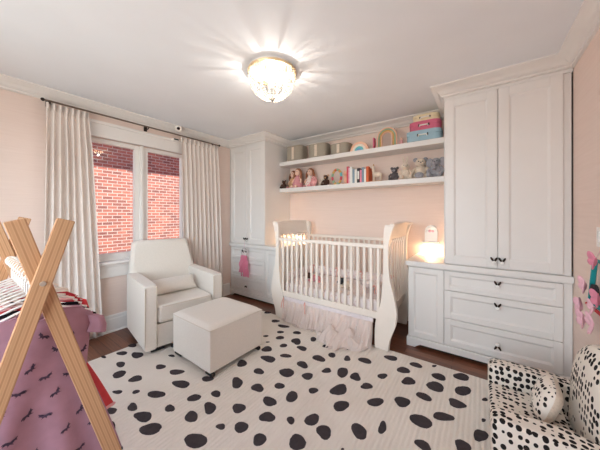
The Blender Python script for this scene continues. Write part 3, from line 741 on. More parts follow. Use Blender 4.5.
# ------------------------------------------------------------------ glider chair and ottoman
def glider():
    r = thing('glider_chair', 'ivory upholstered glider armchair in front of the window', 'armchair', (0.99, -1.345, RT), math.radians(-9.0))
    # local frame: x forward (0 at the arm fronts, back at -0.84), y across, z up
    hw, D = .40, .84
    for s in (-1, 1):
        b = MB(); y0, y1 = (s * (hw - .115), s * hw) if s > 0 else (-hw, -hw + .115)
        poly = [(-.74, .045), (0, .045), (0.0, .655), (-.02, .672), (-.30, .668), (-.62, .67), (-.74, .68)]
        b.prism(poly, 'y', y0, y1, .022); b.build('arm', 'ivory', r)
        b = MB(); yy = y0 + .004 if s > 0 else y1 - .004
        for yq in (y0 + .008, y1 - .008): b.tube([(.001, yq, .09), (.001, yq, .645)], .004, 6)
        b.build('piping', 'piping', r)
    b = MB(); a = hw - .012                         # back: a tapering, slightly reclined slab with a wing down each side
    def sec(z, w, xf, xb):
        return [(x, y, z) for x, y in ((xb + .03, -w), (xf - .03, -w), (xf, -w + .03), (xf + .0, 0), (xf, w - .03), (xf - .03, w), (xb + .03, w), (xb, w - .04), (xb, -w + .04))]
    secs = [sec(.10, .385, -.60, -.755), sec(.40, .385, -.63, -.785), sec(.66, .372, -.70, -.845), sec(.85, .345, -.76, -.895), sec(.97, .328, -.80, -.920), sec(1.01, .322, -.816, -.926), sec(1.03, .305, -.835, -.912)]
    b.rings(secs); bmesh.ops.bevel(b.bm, geom=[e for e in b.bm.edges if abs(e.verts[0].co.z - e.verts[1].co.z) > .01], offset=.01, segments=2, affect='EDGES')
    b.build('back', 'ivory', r)
    b = MB(); b.box(-.66, -.012, -hw + .113, hw - .113, .045, .272, .01); b.build('front_panel', 'ivory', r)
    b = MB(); b.box(-.615, .002, -hw + .118, hw - .118, .275, .455, .035, 4); c = b.build('seat_cushion', 'ivory', r)
    b = MB()
    for z in (.297, .44): b.tube([(-.02, -hw + .15, z), (.003, -hw + .17, z), (.003, hw - .17, z), (-.02, hw - .15, z)], .0045, 6)
    b.build('piping', 'piping', c)
    b = MB(); b.box(-.70, -.12, -.28, .28, .02, .046); b.build('glider_base', 'black', r)
    for s in (-1, 1):
        b = MB(); b.box(-.70, -.06, s * .27 - .03, s * .27 + .03, 0.0025, .03, .008); b.tube([(-.05, s * .27 - .06, .022), (-.05, s * .27 + .06, .022)], .019, 12); b.build('runner', 'black', r)
    return r
glider()
b = MB(); b.T = Matrix.Translation((.60, -1.29, .552)) @ Matrix.Rotation(math.radians(81), 4, 'Z') @ Matrix.Rotation(math.radians(-42), 4, 'X'); b.pillow(.50, .19, .12, 16)
tag(b.build('lumbar_pillow', 'ivory'), 'ivory lumbar pillow lying on the glider armchair seat', 'pillow')

def ottoman():
    r = thing('ottoman', 'ivory upholstered ottoman on black glider feet in front of the armchair', 'ottoman', (1.415, -1.27, RT), math.radians(-1.0))
    w, d = .305, .295
    b = MB(); b.box(-w, w, -d, d, .046, .392, .012, 2); b.build('body', 'ivory', r)
    b = MB()
    def top(u, v):
        a, c = u * 2 - 1, v * 2 - 1
        return (a * (w + .001), c * (d + .001), .398 + .034 * (max(0, (1 - abs(a) ** 7) * (1 - abs(c) ** 7)) ** .45))
    b.sheet(top, 24, 24); b.box(-w - .001, w + .001, -d - .001, d + .001, .3925, .40, .002, 1); t = b.build('top_cushion', 'ivory', r)
    b = MB(); q = .006
    b.tube([(-w - .001, -d - .001, .396), (w + .001, -d - .001, .396), (w + .001, d + .001, .396), (-w - .001, d + .001, .396)], .0035, 6, True); b.build('piping', 'piping', t)
    b = MB(); b.box(-w + .06, w - .06, -d + .06, d - .06, .02, .047); b.build('glider_base', 'black', r)
    for s in (-1, 1):
        b = MB(); b.box(s * (w - .09) - .03, s * (w - .09) + .03, -d + .04, d - .04, .0025, .028, .008)
        for e in (-1, 1): b.tube([(s * (w - .05) - .045, e * (d - .035), .022), (s * (w - .05) + .045, e * (d - .035), .022)], .019, 12)
        b.build('runner', 'black', r)
ottoman()

# ------------------------------------------------------------------ child's spotted armchair
def kid_chair():
    r = thing('kids_armchair', 'cream kids armchair with black dalmatian spots in the corner by the right wall', 'armchair', (3.80, -.92, RT))
    ox = -.25; hw = .335
    for s in (-1, 1):
        b = MB()
        poly = [(ox, .02), (.19, .02), (.20, .20), (.19, .345), (.05, .358), (ox + .04, .360), (ox + .008, .345), (ox, .31)]
        b.prism(poly, 'y', s * hw - (.12 if s > 0 else 0), s * hw + (0 if s > 0 else .12), .026); b.build('arm', 'dalmatian', r)
    b = MB(); N = 18                               # high rounded back, bulging to the seat
    def back(u, v):
        t = 2 * PI * u; z = .02 + .66 * math.sin(v * PI / 2) ; k = max(.02, (1 - max(0, (z - .36) / .322) ** 2.4)) ** .5 if z > .36 else 1
        return (.195 + (.095 * math.cos(t)) * (.35 + .65 * k) + .03 * (z / .66), .318 * k * math.copysign(abs(math.sin(t)) ** .6, math.sin(t)), z)
    rg = [[back(k / 28, v) for k in range(28)] for v in [i / N for i in range(N + 1)]]
    b.rings(rg); b.build('back', 'dalmatian', r, angle=80)
    b = MB(); b.box(ox + .006, .12, -hw + .122, hw - .122, .02, .20, .012); b.build('front_panel', 'dalmatian', r)
    b = MB(); b.box(ox + .004, .09, -hw + .124, hw - .124, .202, .245, .02, 3); b.build('seat_cushion', 'dalmatian', r)
    b = MB(); b.box(ox + .02, .2, -hw + .02, hw - .02, .0025, .022); b.build('base', 'black', r)
kid_chair()
r = thing('throw_pillow', 'small spotted pillow with a plain cream back on the spotted armchair seat', 'pillow', (3.80, -.90, .262))
b = MB(); b.T = Matrix.Translation((0, 0, .098)) @ Matrix.Rotation(math.radians(-94), 4, 'Z') @ Matrix.Rotation(math.radians(-18), 4, 'X')
def fn(u, v):
    a, t = u, 2 * PI * v; q = math.sin(a * PI / 2)
    return (.135 * q * math.cos(t) * (1 - .08 * math.cos(4 * t)), .056 * math.cos(a * PI / 2) + .002, .110 * q * math.sin(t) * (1 - .08 * math.cos(4 * t)))
fb = lambda u, v: (fn(u, v)[0], -fn(u, v)[1] + .004, fn(u, v)[2])
b.sheet(fn, 8, 28); o = b.build('cream_back', 'cream', r)
b = MB(); b.T = Matrix.Translation((0, 0, .098)) @ Matrix.Rotation(math.radians(-94), 4, 'Z') @ Matrix.Rotation(math.radians(-18), 4, 'X')
b.sheet(fb, 8, 28); b.build('spotted_front', 'dalmatian_small', r)
# ------------------------------------------------------------------ A-frame clothes rack with children's clothes
RX0, RX1, RY, RZ = 1.52, 2.355, -2.632, 1.143
def rack():
    r = thing('clothes_rack', 'pine A-frame kids clothes rack with crossed planks, hung with small clothes', 'clothes rack', ((RX0 + RX1) / 2, RY, 0))
    th = math.atan(.282)
    for X, s in ((RX1, 1), (RX0, -1)):
        for lean, dx in ((-1, 0.0), (1, -0.021 * s)):
            # a plank passing through the crossing, leaning +-th in the YZ plane
            L0, L1 = (RZ - RT - .003) / math.cos(th) - .006, .215
            b = MB()
            b.box(-.010, .010, -.024, .024, -L0, L1, .004)
            o = b.build('leg', 'pine', None)
            o.parent = r
            # lean -1: top towards +y ; lean +1: top towards -y
            o.location = Vector((X + dx - .010 * s, RY, RZ)) - r.location
            o.rotation_euler = (th * lean, 0, 0)
        b = MB(); b.tube([(X + .000, RY, RZ), (X + .004 * s, RY, RZ)], .008, 12); b.build('bolt', 'brass', r, world=True)
    b = MB(); b.tube([(RX0 + .03, RY, RZ - .0), (RX1 - .03, RY, RZ - .0)], .012, 12); b.build('rail', 'pine', r, world=True)
    return r
rack()

def hanger(x, label, tilt=0.0):
    r = MB(); w = .150
    z = RZ + .012
    # hook over the rail
    hook = [(0, -.018, -.012 + .0), (0, -.0195, .004), (0, -.012, .016), (0, 0, .0185), (0, .013, .013), (0, .018, 0), (0, .012, -.028), (0, 0, -.045), (0, 0, -.090)]
    r.T = Matrix.Translation((x, RY, RZ)) @ Matrix.Rotation(tilt, 4, 'Z')
    r.tube(hook, .0028, 6)
    r.tube([(0, 0, -.088), (0, .05, -.105), (0, w * .8, -.137), (0, w, -.150), (0, w * .97, -.161), (0, .05, -.166), (0, -.05, -.166), (0, -w * .97, -.161), (0, -w, -.150), (0, -w * .8, -.137), (0, -.05, -.105)], .0042, 6, True)
    o = r.build('clothes_hanger', 'wplastic')
    return tag(o, label, 'hanger', 'white hangers on the clothes rack')

def garment(x, name, label, cat, mats, hem, whem, thk=.012, waist=None, wsh=.155, wb=.126, puff=.0, ruf=.0025, prints=False, collar=False, seed=0, tilt=0.0, zsh=-.072, skirtmat=None):
    """a small garment on a hanger: elliptical sections from shoulders to hem, with short sleeves"""
    rr = random.Random(seed)
    r = thing(name, label, cat, (x, RY, RZ - .030 - hem), tilt, 'childrens clothes on the pine rack')
    zb = hem          # local: rail at z=hem
    waist = waist or .30
    ph = rr.random() * 6
    def prof(d):     # half width, half thickness at depth d below the rail
        if d < .16: w = wsh * (.72 + .28 * min(1, (d - .07) / .05)) if d < .12 else wsh + (wb - wsh) * min(1, (d - .12) / .06)
        elif d < waist: w = wb - .016 * (d - .16) / max(.01, waist - .16)
        else: w = wb - .016 + (whem - wb + .016) * ((d - waist) / max(.01, hem - waist)) ** .8
        return w, thk * (1.0 + .5 * max(0, (d - waist) / max(.01, hem - waist)))
    def pt(t, d):
        w, k = prof(d); s, c = math.sin(t), math.cos(t)
        f = max(0, (d - waist) / max(.01, hem - waist))
        q = ruf * (0.3 + 2.6 * f) * math.sin(9 * t + ph) if d > waist else ruf * .25 * math.sin(7 * t + 20 * d + ph)
        # shoulders slope: points near the neck (small s) hang lower at the front opening
        dz = 0
        if d < .15:
            g = (.15 - d) / .08
            dz = g * (.040 * abs(s) ** 1.5 - .0) + g * (-.030 if abs(s) < .42 else 0) * (1 - (abs(s) / .42) ** 2 if abs(s) < .42 else 0) * (1.3 if c > 0 else .5)
            k = k * (1 - .25 * g * abs(s))
            dz -= .040 * g * abs(s) ** 1.5 * 1.55
        return Vector(((k + q) * c, (w + q * .4) * s, zb - d + dz))
    n = 48
    ds = [.078, .09, .105, .12, .14, .16, .19, .23, .27, waist - .004, waist + .004] + [waist + (hem - waist) * k / 12 for k in range(1, 13)]
    ds = sorted(set(ds))
    if skirtmat is None:
        b = MB()
        g = [[pt(2 * PI * k / n, d) for k in range(n)] for d in ds]
        b.rings(g, True, False, False)
        mm = [mats[0]]
        if prints:
            b.mi = 1; mm.append('print')
            horse = [(-.022, -.002), (-.014, .004), (.004, .003), (.010, .012), (.018, .016), (.022, .024), (.021, .013), (.026, .008), (.018, .006), (.014, -.004), (.022, -.010), (.012, -.008), (.006, -.007), (.002, -.016), (-.002, -.008), (-.010, -.006), (-.018, -.016), (-.016, -.006), (-.024, -.010)]
            spots = []
            for row in range(8):
                for col in range(4):
                    d = .160 + row * .072 + (.03 if col % 2 else 0); w, k = prof(d)
                    a = (-.8 + 1.6 * (col + .5 * (row % 2)) / 3.5) + rr.uniform(-.06, .06)
                    if abs(a) > .86 or d > hem - .03: continue
                    spots.append((a, d + rr.uniform(-.008, .008), rr.uniform(-.5, .5), rr.choice((-1, 1))))
            for a, d, ro, fl in spots:
                t0 = math.asin(a); w, k = prof(d); vs = []
                ca, sa = math.cos(ro), math.sin(ro)
                for hx, hz in horse:
                    hx *= fl; px, pz = (hx * ca - hz * sa) * .66, (hx * sa + hz * ca) * .66
                    sn = max(-.97, min(.97, a + px / w)); p = pt(math.asin(sn), d - pz); vs.append((p.x + .0025, p.y, p.z))
                c = [sum(v[i] for v in vs) / len(vs) for i in range(3)]
                cv = b._v(c); vv = [b._v(v) for v in vs]
                for i in range(len(vv)): b._f((cv, vv[i], vv[(i + 1) % len(vv)]))
        b.build('body', mm, r, angle=180)
    else:
        for nm, mt, lo, hi in (('bodice', mats[0], .078, waist), ('skirt', skirtmat, waist, hem)):
            b = MB(); dd = [d for d in ds if lo - .005 <= d <= hi + .005]
            b.rings([[pt(2 * PI * k / n, d) for k in range(n)] for d in dd], True, False, False); b.build(nm, mt, r, angle=180)
    if len(mats) > 1 and mats[1] == 'blush':
        b = MB(); b.tube([pt(2 * PI * k / n, hem - .004) for k in range(n)], .007, 6, True); b.build('hem_band', 'blush', r)
    for s in (-1, 1):
        b = MB(); L = .055 + puff
        P = [(0, s * (wsh * .72), zb - .122), (0, s * (wsh + .004), zb - .142), (0, s * (wsh + .014), zb - .150 - L * .5), (0, s * (wsh + .008), zb - .150 - L)]
        rad = [thk * .8, thk * .95 + puff * .15, thk * .95 + puff * .2, thk * 1.15]
        N = 12; rg = []
        for k in range(N + 1):
            q = k / N * 3; i = min(2, int(q)); f = q - i
            c = Vector(P[i]).lerp(Vector(P[i + 1]), f); ra = rad[i] + (rad[i + 1] - rad[i]) * f
            rg.append([c + Vector((ra * math.cos(t) * (1 + .12 * math.sin(6 * t)), ra * 1.5 * math.sin(t) * (1 + .1 * math.sin(5 * t)), .012 * math.sin(t) * -s)) for t in [2 * PI * j / 20 for j in range(20)]])
        b.rings(rg, True, False, False); b.build('sleeve', mats[1] if len(mats) > 1 else mats[0], r, angle=180)
    b = MB(); N = 28
    b.tube([pt(2 * PI * k / N, .079) + Vector((0, 0, .001)) for k in range(N)], .0035, 6, True); b.build('neckband', mats[2] if len(mats) > 2 else mats[0], r)
    return r
rk = [ # x, name, label, category, mats, hem, hem half-width, options
 (2.262, 'dress', 'mauve dress printed with small dark horses, frontmost on the pine rack', 'dress', ['mauve'], .74, .25, dict(thk=.018, waist=.36, puff=.005, ruf=.006, prints=True, wsh=.155, wb=.148)),
 (2.195, 'top', 'black top just behind the mauve dress on the pine rack', 'top', ['blackcloth'], .50, .150, dict(wsh=.158)),
 (2.125, 'coat', 'coral coat with pink hem behind the mauve dress on the pine rack', 'coat', ['coral', 'blush', 'blush'], .62, .265, dict(thk=.013, waist=.28, skirtmat='coral', wsh=.156)),
 (2.068, 'top', 'cream top with red flowers behind the coral coat on the pine rack', 'top', ['floralred'], .46, .150, dict()),
 (2.015, 'dress', 'black dress with white neckband in the middle of the pine rack', 'dress', ['blackcloth', 'blackcloth', 'creamcloth'], .60, .17, dict(waist=.3)),
 (1.962, 'cardigan', 'red cardigan with white flecks standing high on the pine rack', 'cardigan', ['redpattern', 'redpattern', 'creamcloth'], .48, .16, dict(wsh=.178, puff=.03, zsh=-.05)),
 (1.908, 'top', 'plain cream top behind the red cardigan on the pine rack', 'top', ['creamcloth'], .46, .15, dict(wsh=.17, puff=.02)),
 (1.855, 'dress', 'cream dress with pink flowers between two plain tops on the pine rack', 'dress', ['floralpink'], .62, .19, dict(waist=.3, puff=.02)),
 (1.802, 'top', 'blush pink top in the far half of the pine rack', 'top', ['blush'], .45, .15, dict()),
 (1.750, 'dress', 'white dress with violet flowers in the far half of the pine rack', 'dress', ['floralviolet'], .62, .19, dict(waist=.3)),
 (1.698, 'top', 'coral pink top near the far end of the pine rack', 'top', ['redcard'], .44, .15, dict()),
 (1.645, 'dress', 'cream puff-sleeved dress hanging last on the pine rack, by the far planks', 'dress', ['creamcloth'], .60, .19, dict(waist=.3, puff=.05, wsh=.17)),
]
for k, (x, nm, lab, cat, mats, hem, wh, op) in enumerate(rk):
    tl = R.uniform(-.035, .035) if k else 0.0
    garment(x, nm, lab, cat, mats, hem, wh, seed=k, tilt=tl, **op)
    short = lab.split(',')[0]
    for w in (' on the pine', ' just behind', ' behind', ' between', ' in the', ' near', ' standing', ' hanging'): short = short.split(w)[0]
    hanger(x, 'white plastic hanger carrying the ' + short, tl)

# ------------------------------------------------------------------ things on the upper shelf
SY = .48
def basket(x, w, h, d, label):
    r = thing('storage_basket', label, 'basket', (x, SY, US), 0, 'taupe woven baskets on the upper shelf')
    b = MB(); P = lambda k: .5 + .5 * k
    def sec(z, f): return [(w / 2 * f * math.copysign(abs(math.cos(t)) ** .55, math.cos(t)), d / 2 * f * math.copysign(abs(math.sin(t)) ** .55, math.sin(t)), z) for t in [2 * PI * k / 36 for k in range(36)]]
    b.rings([sec(0, .93), sec(.01, .97), sec(h * .5, 1.0), sec(h, .99), sec(h, .93), sec(.02, .9)], True, True, True); b.build('body', 'basket', r)
    b = MB(); b.tube(sec(h, .965), .008, 6, True); b.build('rim', 'basket', r)
    b = MB(); b.box(-.022, .022, -d / 2 - .006, -d / 2 + .004, h * .1, h * .95, .003); b.build('highlight_strip', 'gold' if False else 'cream', r)  # pale strip put in for the lit highlight down the rounded front
basket(1.085, .315, .235, .22, 'tallest taupe woven basket, leftmost on the upper shelf')
basket(1.515, .315, .20, .22, 'middle taupe woven basket on the upper shelf')
basket(1.885, .29, .145, .22, 'lowest taupe woven basket beside the solid rainbow on the upper shelf')
def arch_poly(r0, r1, n=18): return [(r1 * math.cos(PI * k / n), r1 * math.sin(PI * k / n)) for k in range(n + 1)] + [(r0 * math.cos(PI * k / n), r0 * math.sin(PI * k / n)) for k in range(n, -1, -1)]
r = thing('rainbow', 'solid wooden stacking rainbow with peach outside and aqua inside on the upper shelf', 'rainbow ornament', (2.185, .42, US))
for r0, r1, m in ((.098, .128, 'peach'), (.068, .0975, 'creamcloth'), (.040, .0675, 'teal'), (.018, .0395, 'sky'), (0.0, .0175, 'lilac')):
    b = MB(); b.prism(arch_poly(max(r0, .001), r1), 'y', -.025, .025, .002); b.build('arch', m, r)
r = thing('rainbow', 'open tall rainbow of thin gold, peach and sage arches on the upper shelf', 'rainbow ornament', (2.545, .43, US))
for r0, r1, m in ((.112, .124, 'peach'), (.094, .107, 'mint'), (.076, .089, 'mustard'), (.060, .071, 'peach')):
    n = 18; hh = .255 - .124
    p = [(r1, 0.0)] + [(r1 * math.cos(PI * k / n), hh + r1 * math.sin(PI * k / n)) for k in range(n + 1)] + [(-r1, 0.0), (-r0, 0.0)] + [(r0 * math.cos(PI * k / n), hh + r0 * math.sin(PI * k / n)) for k in range(n, -1, -1)] + [(r0, 0.0)]
    b = MB(); b.prism(p, 'y', -.012, .012, .0015); b.build('arch', m, r)
b = MB(); b.box(2.372, 2.386, .40, .48, US, US + .15, .002); tag(b.build('picture_book', 'rose'), 'thin dark pink book standing left of the open rainbow on the upper shelf', 'book')
r = thing('figurine', 'small pale pink figurine between the open rainbow and the suitcases', 'figurine', (2.72, .43, US))
b = MB(); b.lathe([(.0, 0), (.026, 0), (.024, .03), (.012, .065), (.0, .07)], n=14); b.build('body', 'blush', r)
b = MB(); b.ball((0, 0, .082), .017); b.build('head', 'skin', r)
def rrect(w, d, q=.055):
    P = []
    for cx, cy, a0 in ((w / 2 - q, d / 2 - q, 0), (-w / 2 + q, d / 2 - q, 1), (-w / 2 + q, -d / 2 + q, 2), (w / 2 - q, -d / 2 + q, 3)):
        P += [(cx + q * math.cos(PI / 2 * (a0 + k / 6)), cy + q * math.sin(PI / 2 * (a0 + k / 6))) for k in range(7)]
    return P
def suitcase(x, z, w, d, h, m, label):
    r = thing('suitcase', label, 'suitcase', (x, .455, z), 0, 'small card suitcases stacked on the upper shelf')
    b = MB(); b.prism(rrect(w, d), 'z', 0, h * .6, .006); b.build('body', m, r)
    b = MB(); b.prism(rrect(w + .006, d + .006), 'z', h * .6 + .0005, h, .008); b.build('lid', m, r)
    b = MB(); b.tube([(-.045, -d / 2 - .001, h * .42), (-.04, -d / 2 - .02, h * .5), (.04, -d / 2 - .02, h * .5), (.045, -d / 2 - .001, h * .42)], .0075, 8); b.build('handle', 'paper', r)
    for s in (-1, 1):
        b = MB(); b.box(s * .052 - .006, s * .052 + .006, -d / 2 - .009, -d / 2 - .0035, h * .40, h * .66, .001); b.build('clasp', 'bronze', r)
suitcase(2.975, US, .36, .235, .118, 'blue', 'powder blue small suitcase at the bottom of the stack on the upper shelf')
suitcase(2.985, US + .1185, .32, .215, .105, 'rose', 'pink small suitcase in the middle of the stack on the upper shelf')
suitcase(2.995, US + .224, .27, .19, .078, 'straw', 'straw yellow small suitcase on top of the stack on the upper shelf')

# ------------------------------------------------------------------ things on the lower shelf
def doll(x, y, hair, dress, label, s=1.0, rz=0):
    r = thing('doll', label, 'doll', (x, y, LS), rz, 'dolls on the lower shelf')
    b = MB(); b.lathe([(0, .0), (.062 * s, .0), (.066 * s, .02 * s), (.045 * s, .08 * s), (.028 * s, .125 * s), (.014 * s, .14 * s), (0, .142 * s)], n=18); b.build('dress', dress, r)
    b = MB(); b.ball((0, 0, .175 * s), (.036 * s, .034 * s, .040 * s)); b.tube([(0, 0, .135 * s), (0, 0, .15 * s)], .011 * s, 8); h = b.build('head', 'skin', r)
    b = MB()
    for q in (-1, 1): b.ball((q * .012 * s, -.033 * s, .18 * s), .0042 * s, n=6, m=4)
    b.build('eye', 'ink', h)
    b = MB(); b.ball((0, .009 * s, .185 * s), (.041 * s, .036 * s, .041 * s))
    for q in (-1, 1): b.tube([(q * .036 * s, .004, .19 * s), (q * .048 * s, .0, .15 * s), (q * .046 * s, -.004, .10 * s)], .014 * s, 8)
    b.build('hair', hair, r)
    for q in (-1, 1):
        b = MB(); b.tube([(q * .028 * s, 0, .122 * s), (q * .055 * s, -.012 * s, .085 * s), (q * .058 * s, -.03 * s, .055 * s)], .010 * s, 8); b.build('arm', 'skin', r)
    for q in (-1, 1):
        b = MB(); b.tube([(q * .024 * s, -.03 * s, .014 * s), (q * .028 * s, -.085 * s, .014 * s)], .012 * s, 8); b.build('leg', 'pinkcloth' if dress != 'pinkcloth' else 'skin', r)
doll(.965, .54, 'brown', 'tan', 'brown-haired doll in tan dress, leftmost doll on the lower shelf', 1.38)
doll(1.13, .445, 'auburn', 'pinkcloth', 'doll in dusty pink dress, middle of the three dolls on the lower shelf', 1.42)
doll(1.305, .54, 'auburn', 'floralpink', 'red-haired doll in flowered dress, rightmost of the three dolls on the lower shelf', 1.42)
def plush(x, y, z, body, label, s=1.0, ears='round', ear=None, muzzle=None, name='plush_toy', rz=0.0, cat='plush toy', tilt=0.0, earlen=.06):
    r = thing(name, label, cat, (x, y, z), rz, 'plush toys on the lower shelf')
    b = MB(); b.ball((0, 0, .068 * s), (.058 * s, .052 * s, .068 * s), n=14, m=10); b.build('body', body, r)
    b = MB(); b.ball((tilt * .02, -.012 * s, .160 * s), (.046 * s, .044 * s, .043 * s), n=14, m=10); h = b.build('head', body, r)
    b = MB(); b.ball((tilt * .02, -.052 * s, .150 * s), (.022 * s, .018 * s, .017 * s)); b.build('muzzle', muzzle or body, h)
    b = MB()
    for q in (-1, 1): b.ball((q * .018 * s + tilt * .02, -.052 * s, .168 * s), .005 * s, n=6, m=4)
    b.ball((tilt * .02, -.07 * s, .155 * s), (.007 * s, .005 * s, .005 * s), n=6, m=4)
    b.build('face', 'ink', h)
    for q in (-1, 1):
        b = MB()
        if ears == 'long': b.ball((q * .020 * s, 0, .195 * s + earlen * s * .8), (.012 * s, .008 * s, earlen * s), (0, q * .16, 0))
        elif ears == 'droop': b.ball((q * .050 * s, 0, .145 * s), (.014 * s, .024 * s, .052 * s), (0, q * -.25, 0))
        elif ears == 'big': b.ball((q * .062 * s, .0, .162 * s), (.042 * s, .010 * s, .046 * s), (0, 0, q * .35))
        elif ears == 'point': b.lathe([(.017 * s, 0), (.010 * s, .02 * s), (.001, .036 * s)], (q * .026 * s, 0, .19 * s), 8)
        else: b.ball((q * .042 * s, 0, .192 * s), (.022 * s, .012 * s, .022 * s))
        b.build('ear', ear or body, r)
    for q in (-1, 1):
        b = MB(); b.tube([(q * .048 * s, -.01 * s, .105 * s), (q * .070 * s, -.035 * s, .07 * s), (q * .060 * s, -.055 * s, .045 * s)], .016 * s, 8); b.ball((q * .06 * s, -.056 * s, .044 * s), .017 * s, n=8, m=6); b.build('arm', body, r)
        b = MB(); b.tube([(q * .035 * s, -.02 * s, .022 * s), (q * .048 * s, -.075 * s, .022 * s)], .021 * s, 10); b.ball((q * .05 * s, -.082 * s, .025 * s), (.023 * s, .018 * s, .024 * s)); b.build('leg', body, r)
    if ears == 'big':
        b = MB(); b.tube([(0, -.05 * s, .15 * s), (0, -.085 * s, .115 * s), (0, -.10 * s, .075 * s)], .012 * s, 8); b.build('trunk', body, r)
    return r
plush(.885, .40, LS, 'choc', 'dark brown plush toy at the left end of the lower shelf', .66)
plush(1.435, .45, LS, 'blush', 'pink plush toy slumped right of the dolls on the lower shelf', .80, 'droop')
plush(1.545, .52, LS, 'cream', 'cream plush toy with round ears between pink and brown ones', .62)
plush(1.645, .46, LS, 'choc', 'dark brown plush toy left of the ring on the lower shelf', .80, 'round', 'tan', 'tan')
# a standing ring of coloured segments
r = thing('ring_ornament', 'upright oval ring of coloured segments on the lower shelf', 'ornament', (1.835, .43, LS))
cols = ['mint', 'mustard', 'redcard', 'teal', 'mustard', 'mint', 'orange', 'mustard', 'mint', 'redcard', 'mint', 'mustard']
for k, m in enumerate(cols):
    b = MB(); b.tube([(.070 * math.sin(2 * PI * t / 12), 0, .1185 - .102 * math.cos(2 * PI * t / 12)) for t in [k + .02, k + .25, k + .5, k + .75, k + .98]], .0165, 10); b.build('segment', m, r)
def figure(x, label, m, rz=0):
    r = thing('bookend', label, 'bookend', (x, .43, LS), rz)
    return r
r = figure(1.965, 'pale tan seated bear bookend left of the books', 'tan')
b = MB(); b.box(-.03, .045, -.04, .04, 0, .012, .003); b.build('base', 'tan', r)
b = MB(); b.ball((.015, 0, .068), (.034, .034, .06), n=14); b.build('body', 'peach', r)
b = MB(); b.ball((.01, -.008, .15), (.03, .03, .032)); b.ball((-.01, 0, .182), .011, n=8, m=6); b.ball((.03, 0, .182), .011, n=8, m=6); b.ball((.004, -.036, .143), (.012, .012, .01), n=8, m=6); b.build('head', 'peach', r)
books = [(.026, .235, 'redcard', 'pink-red book, first from the bear bookend'), (.022, .215, 'petal', 'pale pink book second from the bear bookend'), (.034, .222, 'paper', 'white book beside the pale pink one'), (.030, .190, 'bluegrey', 'blue-grey book between the two white books'), (.032, .182, 'paper', 'white book left of the black one'), (.040, .195, 'ink', 'black book with a white spine panel on the lower shelf'), (.026, .170, 'petal2', 'mid pink book right of the black one'), (.030, .200, 'bluegrey', 'blue-grey book right of the mid pink one'), (.026, .180, 'paper', 'white book beside the orange book'), (.034, .205, 'orange', 'orange book, last before the llama bookend')]
x = 2.016
for w, h, m, lab in books:
    r = thing('book', lab + ('' if 'shelf' in lab else ' on the lower shelf'), 'book', (x + w / 2, .44, LS), 0, 'books on the lower shelf')
    b = MB(); a = w / 2 - .0008
    b.box(-a, -a + .0025, -.07, .07, 0, h, .0008, 1); b.box(a - .0025, a, -.07, .07, 0, h, .0008, 1); b.box(-a, a, -.0725, -.0695, 0, h, .0008, 1); b.build('cover', m, r)
    b = MB(); b.box(-a + .0028, a - .0028, -.069, .066, .003, h - .004); b.build('pages', 'paper', r)
    if m == 'ink':
        b = MB(); b.box(-.012, .012, -.0735, -.0726, h * .25, h * .8); b.build('spine_panel', 'paper', r)
    x += w + .0012
r = figure(2.402, 'tan llama bookend right of the orange book', 'tan')
b = MB(); b.box(-.06, .075, -.04, .04, 0, .012, .003); b.build('base', 'gold' if False else 'tan', r)
b = MB(); b.ball((.025, 0, .095), (.058, .03, .036), n=14); b.tube([(-.02, 0, .10), (-.034, 0, .15), (-.036, 0, .19)], .019, 10); b.ball((-.048, 0, .20), (.032, .017, .017), (0, -.2, 0)); b.build('body', 'cream', r)
for q in (-1, 1):
    b = MB(); b.lathe([(.008, 0), (.006, .015), (.001, .03)], (-.03, q * .01, .21), 8); b.build('ear', 'tan', r)
for qx, qy in ((-.018, -.016), (-.018, .016), (.066, -.016), (.066, .016)):
    b = MB(); b.tube([(qx, qy, .012), (qx, qy, .09)], .010, 8); b.build('leg', 'cream', r)
plush(2.635, .45, LS, 'dgrey', 'charcoal plush koala with round ears on the lower shelf', .82, 'round', None, 'grey')
plush(2.765, .43, LS, 'cream', 'small cream plush rabbit with upright ears beside the koala', 1.0, 'long', None, None, 'plush_toy', .3, earlen=.05)
plush(2.915, .545, LS, 'cream', 'larger cream plush with grey ears right of the small rabbit', 1.28, 'round', 'grey', None, 'plush_toy', .2)
b = MB(); b.ball((0, 0, .036), (.05, .026, .036)); o = b.build('plush_ball', 'grey'); o.location = (2.93, .376, LS); o.rotation_euler = (0, 0, .2)
tag(o, 'grey rounded plush cushion in front of the larger cream plush', 'plush toy')
plush(3.095, .46, LS, 'grey', 'grey plush elephant with big ears against the large wardrobe', 1.12, 'big', None, None, 'plush_toy', -.1)

# ------------------------------------------------------------------ dream catcher hanging on the drawers by the window
r = thing('dream_catcher', 'hoop dream catcher with bright pink tulle strips hanging on the cabinet by the window', 'dream catcher', (.43, -.055, .70))
b = MB(); b.tube([(.068 * math.cos(2 * PI * k / 28), 0, .055 + .068 * math.sin(2 * PI * k / 28)) for k in range(28)], .008, 8, True); b.build('hoop', 'hoop', r)
b = MB()
for k in range(7):
    a, c = 2 * PI * k / 7, 2 * PI * (k + 3) / 7; b.tube([(.06 * math.cos(a), 0, .055 + .06 * math.sin(a)), (.06 * math.cos(c), 0, .055 + .06 * math.sin(c))], .0012, 5)
b.build('web', 'porcelain', r)
b = MB(); b.ball((-.03, -.008, .08), (.014, .01, .018)); b.ball((-.014, -.008, .062), (.009, .008, .01)); b.build('dark_bead', 'ink', r)
b = MB(); b.tube([(0, 0, .117), (0, .006, .17), (-.005, .012, .225)], .0018, 5); b.build('cord', 'petal', r)
rr = random.Random(4)
